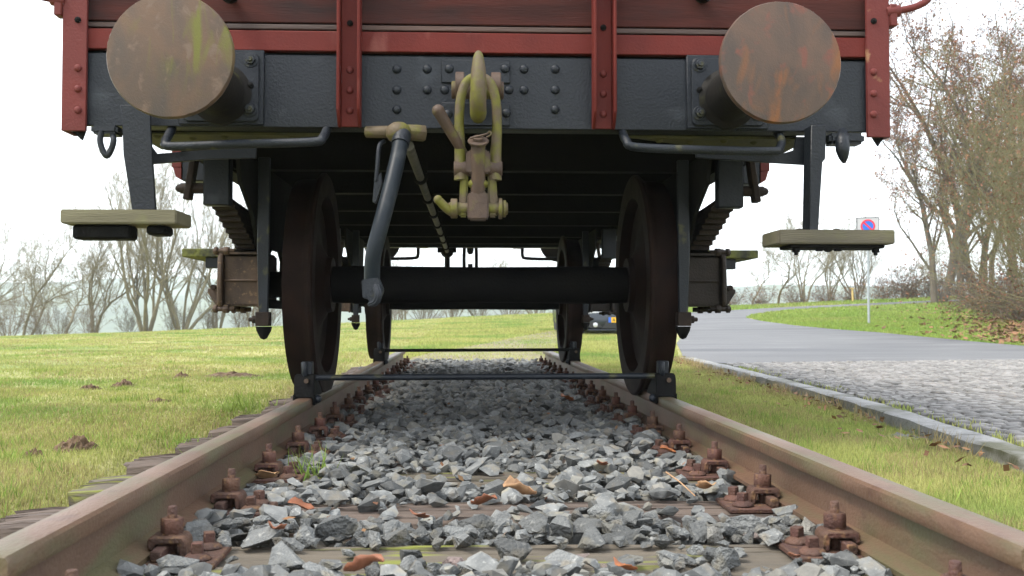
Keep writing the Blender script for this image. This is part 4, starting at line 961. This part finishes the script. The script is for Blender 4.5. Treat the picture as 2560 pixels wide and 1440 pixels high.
# leaf litter
def litter(name, x, y, size, mat, label):
    n = len(x); z = terrain(x,y)+.035+.02*rng.random(n); a = rng.normal(0,1,(n,3)); a[:,2] *= .35; a /= np.linalg.norm(a,axis=1)[:,None]
    b = np.cross(a, np.array([0,0,1.])+rng.normal(0,.35,(n,3))); b /= np.linalg.norm(b,axis=1)[:,None]; s_ = size*rng.uniform(.6,1.3,(n,1)); P = np.stack([x,y,z],-1)
    V = np.stack([P-a*s_,P+b*s_*.6,P+a*s_,P-b*s_*.6],1).reshape(-1,3)
    tag(link(name, np_mesh(name, V, np.arange(4*n).reshape(n,4), mat)), label, 'leaf litter', kind='stuff')
M_litter = pm('litter_leaves', (.19,.095,.042), (.13,.065,.032), 3, .8, bump=0, island=.45)
n = 7000; y = rng.uniform(15.3,46,n); x = .455*y+rng.normal(.075*y+1.0,.05*y,n); 
k = ~in_poly(rp,x,y) & (x > 8.3); litter('leaf_litter', x[k], y[k], .07, M_litter, 'brown fallen leaves strewn over the bank')
n = 230; y = rng.uniform(3,12,n); x = kerb_x(y)-.1-np.abs(rng.normal(0,.16,n)); k = x > .9; litter('kerb_leaf_litter', x[k], y[k], .017, M_litter, 'small dead leaves along the kerb')

# leaf and bark crumbs on the ballast
n = 130; y = rng.uniform(2.0,9.5,n); x = rng.uniform(-.62,.62,n); P = np.stack([x,y,rng.uniform(-.135,-.118,n)],-1)
a = rng.normal(0,1,(n,3)); a[:,2] *= .4; a /= np.linalg.norm(a,axis=1)[:,None]; b = np.cross(a, np.array([0,0,1.])+rng.normal(0,.4,(n,3))); b /= np.linalg.norm(b,axis=1)[:,None]; q = rng.uniform(.007,.018,(n,1))
tag(link('leaf_crumbs', np_mesh('leaf_crumbs', np.stack([P-a*q,P+b*q*.5,P+a*q,P-b*q*.5],1).reshape(-1,3), np.arange(4*n).reshape(n,4), M_litter)), 'small brown leaf crumbs among the ballast stones', 'leaf litter', kind='stuff')
# single dead leaves
def dead_leaf(px_, py_, zt, size, curl, rz, mat, label, tilt=.3):
    d = CR @ Vector(((px_-1280)/FPX,(720-py_)/FPX,-1)); zt += .022; size *= 1.3; t = (zt-CAM.z)/d.z; p = CAM+d*t
    r = random.Random(int(px_)); nu, nv = 9, 7; v = []; f = []
    for i in range(nu):
        u = i/(nu-1); w = math.sin(PI*min(1,u*.93+.04))**.7*(.42+.07*math.sin(u*19+px_))
        for j in range(nv):
            q = (j/(nv-1)*2-1); th = q*curl*1.5
            yy = (math.sin(th)/max(curl*1.5,.01))*w; zz = (1-math.cos(th))/max(curl*1.5,.01)*w
            v.append(((u-.5)*size, yy*size, zz*size+.05*size*math.sin(u*7)+r.uniform(-.02,.02)*size))
    for i in range(nu-1):
        for j in range(nv-1): f.append((i*nv+j,(i+1)*nv+j,(i+1)*nv+j+1,i*nv+j+1))
    m = MB().add(v,f); me = m.mesh('dead_leaf', mat, smooth=60)
    o = link('dead_leaf', me, None, p, (tilt*.6, tilt, rz)); so = o.modifiers.new('s','SOLIDIFY'); so.thickness = .0012
    tag(o, label, 'leaf', 'dead leaves on the ballast')
for a_ in [(1298,1228,-.125,.075,.9,.5,M_leaft,'large curled tan leaf lying between the second and third sleeper'),
    (1210,1255,-.135,.055,.6,2.6,M_leafr,'red-brown leaf touching the large curled tan leaf'),
    (1047,1290,-.135,.045,.4,1.2,M_leafr,'red leaf standing among stones before the middle'),
    (752,1265,-.140,.050,.4,.3,M_leafr,'pale red leaf lying flat on a sleeper'),
    (690,1325,-.135,.045,.9,1.6,M_leafr,'dark curled brown leaf near the rail nuts'),
    (910,1418,-.125,.060,.9,2.8,M_leafr,'long rolled brown leaf on the closest stones'),
    (1562,1418,-.130,.042,.5,.9,M_leafo,'bright orange leaf on the closest stones'),
    (1765,1218,-.130,.050,.6,1.9,M_leaft,'tan leaf leaning on the rail clip'),
    (668,1190,-.135,.060,.3,2.2,M_leaft,'pale tan leaf beside the green grass tuft'),
    (1670,1126,-.13,.045,.5,.2,M_leafo,'small orange leaf by the fourth rail nut'),
    (1418,997,-.14,.075,.6,.7,M_leafo,'orange leaf in the shade under the wagon'),
    (1505,1160,-.13,.035,.5,1.4,M_leafr,'tiny red leaf tip between grey stones'),
    (1985,1390,-.13,.022,.3,1.4,M_leafr,'small dark red leaf beside the rail bolt')]:
    dead_leaf(*a_)
d = at(1700,1205,2.7)
tag(MB().tube([at(1665,1180,2.75),at(1700,1205,2.70),at(1738,1240,2.62)],[.0022,.002,.0016],5).build('straw', M_leaft), 'pale dry straw lying across the ballast by the rail', 'straw')
# soil clods in the meadow, flat stone in the verge
def clod(px_, py_, w, h, label, mat=M_clod, name='soil_clod', cat='soil clod', zt=-.17, flat=False):
    d = CR @ Vector(((px_-1280)/FPX,(720-py_)/FPX,-1)); t = (zt-CAM.z)/d.z; p = CAM+d*t
    z = float(terrain(p.x,p.y)+bumps(np.array(p.x),np.array(p.y))); r = np.random.default_rng(int(px_)); g = 18; u = np.linspace(-1,1,g); U, Vv = np.meshgrid(u,u); R = np.sqrt(U**2+Vv**2)
    H = np.clip(1-R,0,1)**.8*h*(.6+.8*r.random((g,g)))*(1 if not flat else .8)-.01
    idx = np.arange(g*g).reshape(g,g); F = np.stack([idx[:-1,:-1],idx[:-1,1:],idx[1:,1:],idx[1:,:-1]],-1).reshape(-1,4)
    tag(link(name, np_mesh(name, np.stack([U*w+r.normal(0,.02*w,(g,g)),Vv*w+r.normal(0,.02*w,(g,g)),H],-1).reshape(-1,3), F, mat, flat), None, (p.x,p.y,z)), label, cat, None if flat else 'soil clods in the meadow')
clod(190,1125,.10,.06,'largest brown soil clod in the meadow before the sleepers')
clod(85,1140,.055,.035,'small brown clod beside the largest one')
clod(225,972,.10,.05,'low clod in the middle of the meadow')
clod(310,965,.11,.05,'brown clod next along from the low one toward the track')
clod(400,1005,.10,.03,'flat crumbs of soil near the grass tuft')
clod(580,942,.30,.05,'long strip of bare crumbly soil beside the wheel')
clod(455,945,.09,.05,'small clod between the soil strip and the low clod')
clod(2250,1106,.13,.035,'flat brown stone half sunk in the verge by the kerb', M_stoneT, 'flat_stone', 'stone', -.19, True)

# ------------------------------------------------------------------ no-stopping sign and marker post
sx, sy_ = 10.69, 27.0; sz = float(terrain(sx,sy_)); kx = 2560/ (27.4)
S = tag(empty('road_sign', (sx,sy_,sz), math.radians(-20)), 'square white no-parking sign with blue and red disc on grey post', 'road sign')
H_ = 2.86
def sb_(m, name, mat, bev=0): return link(name, m.mesh(name, mat, bev), S)
sb_(MB().cyl((0,.03,-.3),(0,.03,H_-.02),.032,n=14),'post',M_galv)
sb_(MB().box(-.275,.275,-.012,.0,H_-.56,H_), 'sign_plate', M_white, .002)
m = MB(); 
for a_,b_,c_,d_ in ((-.29,.29,H_-.012,H_+.006),(-.29,.29,H_-.566,H_-.548),(-.29,-.272,H_-.548,H_-.012),(.272,.29,H_-.548,H_-.012)): m.box(a_,b_,-.018,.004,c_,d_)
sb_(m,'sign_border',M_sgrey)
zc_ = H_-.235; R_=.185
disc = sb_(MB().lathe([(R_*.98,0),(R_*.98,-.003),(.0005,-.003)],(0,-.0125,zc_),'y',40),'blue_disc',M_sblue)
n=40; v=[]; f=[]
for k in range(n):
    t=2*PI*k/n
    for rr_,yy in ((R_,-.0125),(R_,-.0195),(R_*.76,-.0195),(R_*.76,-.0125)): v.append((rr_*math.cos(t),yy,zc_+rr_*math.sin(t)))
for k in range(n):
    for q in range(4): f.append((k*4+q,k*4+(q+1)%4,((k+1)%n)*4+(q+1)%4,((k+1)%n)*4+q))
sb_(MB().add(v,f),'red_ring',M_sred)
m = MB().box(-R_*.82,R_*.82,-.0185,-.0127,-.024,.024); m.xf(Matrix.Translation((0,0,zc_)) @ Matrix.Rotation(math.radians(45),4,'Y')); sb_(m,'red_bar',M_sred)
px0 = gx(2133,45); pz = float(terrain(px0,45))
P_ = tag(empty('marker_post', (px0,45,pz)), 'thin pale yellow marker post with flat cap behind the sign', 'post')
link('post_shaft', MB().cyl((0,0,-.2),(-.03,0,.56),.045,n=8).mesh('post_shaft', M_ypost), P_); link('post_cap', MB().box(-.13,.06,-.07,.07,.561,.60).mesh('post_cap', M_ypost,.01), P_)

# ------------------------------------------------------------------ parked car behind the wagon
cy0 = 21.7; ccx = at(1551,842,cy0).x; cz0 = float(terrain(ccx,cy0))
cz0 -= .045
C = tag(empty('parked_car', (ccx,cy0,cz0), math.radians(4)), 'dark grey car with yellow number plate parked on grass behind the wagon', 'car')
def cb(m, name, mat, bev=0, par=None, sm=40): return link(name, m.mesh(name, mat, bev, 2, sm), par or C)
# lower body: rings along the length (0 = front)
secs = [(0.00,.62,.22,.42,.50),(.05,.74,.18,.48,.56),(.18,.82,.17,.54,.64),(.45,.865,.17,.62,.74),(.9,.88,.19,.74,.90),(1.25,.885,.19,.78,.955),(2.2,.885,.19,.80,.97),(3.2,.885,.19,.82,.98),(3.9,.86,.22,.82,.97),(4.15,.80,.28,.72,.90),(4.22,.74,.32,.60,.80)]
v = []
for (yy,hw,z0,z1,z2) in secs:
    ring = [(-hw*.9,z0),(-hw*.98,z0+.10),(-hw,z1*.8),(-hw*.985,z1),(-hw*.90,z2-.03),(-hw*.75,z2),(0,z2+.03)]
    ring += [(-a,b) for a,b in reversed(ring[:-1])]
    v += [(a,yy,b) for a,b in ring]
n = 13; f = [(i*n+k,i*n+(k+1)%n,(i+1)*n+(k+1)%n,(i+1)*n+k) for i in range(len(secs)-1) for k in range(n)]+[tuple(range(n)),tuple((len(secs)-1)*n+k for k in range(n))]
cb(MB().add(v,f),'body',M_car,0,sm=50)
v = []
for (yy,hw,z0,z1,tw) in [(1.05,.70,.93,.96,.68),(1.35,.73,.95,1.16,.62),(1.75,.74,.96,1.38,.58),(2.3,.745,.97,1.45,.57),(3.0,.74,.98,1.43,.56),(3.55,.72,.98,1.28,.56),(3.95,.68,.96,1.0,.60)]:
    v += [(-hw,yy,z0),(-tw-.02,yy,z1-.05),(-tw*.8,yy,z1),(tw*.8,yy,z1),(tw+.02,yy,z1-.05),(hw,yy,z0)]
f = [(i*6+k,i*6+(k+1)%6,(i+1)*6+(k+1)%6,(i+1)*6+k) for i in range(6) for k in range(6)]+[tuple(range(6)),tuple(36+k for k in range(6))]
cb(MB().add(v,f),'cabin_glass',M_glass)
cb(MB().box(-.50,.50,1.78,3.45,1.445,1.462),'roof',M_car,.006)
for sg in (-1,1):
    for yy in (.82,3.38):
        w = empty('wheel', (sg*.76,yy,.305), 0, C)
        link('tyre', MB().lathe([(.21,-.095),(.29,-.10),(.305,-.08),(.305,.08),(.29,.10),(.21,.095)],(0,0,0),'x',28).mesh('tyre',M_tyre), w)
        m = MB().lathe([(.212,-.07),(.20,-.085),(.05,-.05),(.05,.05),(.20,.085),(.212,.07)],(0,0,0),'x',24); link('rim', m.mesh('rim',M_alloy), w)
    hl = cb(MB().prism([(sg*.36,.600),(sg*.40,.505),(sg*.745,.51),(sg*.70,.595),(sg*.60,.63)],'y',.02,.26),'headlamp',M_lens,.012)
    cb(MB().prism([(sg*.36,.20),(sg*.66,.20),(sg*.70,.28),(sg*.60,.345),(sg*.50,.34)],'y',-.006,.12),'fog_lamp_recess',M_plast,.01)
    cb(MB().lathe([(.052,.0),(.05,-.014),(.03,-.018),(.0005,-.019)],(sg*.545,-.012,.265),'y',18),'fog_lamp',M_lens)
    cb(MB().box(sg*.96-.09,sg*.96+.09,1.42,1.50,.98,1.10),'mirror',M_car,.03)
cb(MB().prism([(-.40,.19),(.40,.19),(.26,.385),(-.26,.385)],'y',-.014,.08),'lower_grille',M_plast,.012)
cb(MB().prism([(-.33,.50),(.33,.50),(.30,.57),(-.30,.57)],'y',.0,.12),'upper_grille',M_plast,.012)
cb(MB().box(-.70,.70,-.035,.10,.145,.175),'front_lip',M_car,.008)
pz_ = .315
pl = cb(MB().box(-.26,.26,-.030,-.016,pz_,pz_+.11),'number_plate',M_pyel,.003)
cb(MB().box(-.262,-.205,-.034,-.015,pz_-.001,pz_+.111),'blue_band',M_pblue,0,pl)
g4 = MB().box(-.146,-.132,-.0335,-.0295,pz_+.02,pz_+.09).prism([(-.182,pz_+.038),(-.118,pz_+.038),(-.118,pz_+.05),(-.166,pz_+.05),(-.138,pz_+.09),(-.154,pz_+.09)],'y',-.0338,-.0293)
cb(g4,'numeral',M_ink,0,pl)

# ------------------------------------------------------------------ haze over the valley
hz_ = MB().box(-1190,1190,-29,1490,-46,62)
me = hz_.mesh('haze', M_white, smooth=0); me.materials.clear()
mh = bpy.data.materials.new('haze'); mh.use_nodes = True; N = mh.node_tree.nodes; N.remove(N['Principled BSDF'])
pv = N.new('ShaderNodeVolumePrincipled'); pv.inputs['Color'].default_value = (.84,.94,1,1); pv.inputs['Density'].default_value = .00065; pv.inputs['Anisotropy'].default_value = .2
mh.node_tree.links.new(pv.outputs[0], N['Material Output'].inputs['Volume']); me.materials.append(mh)
tag(link('haze', me), kind='stuff')
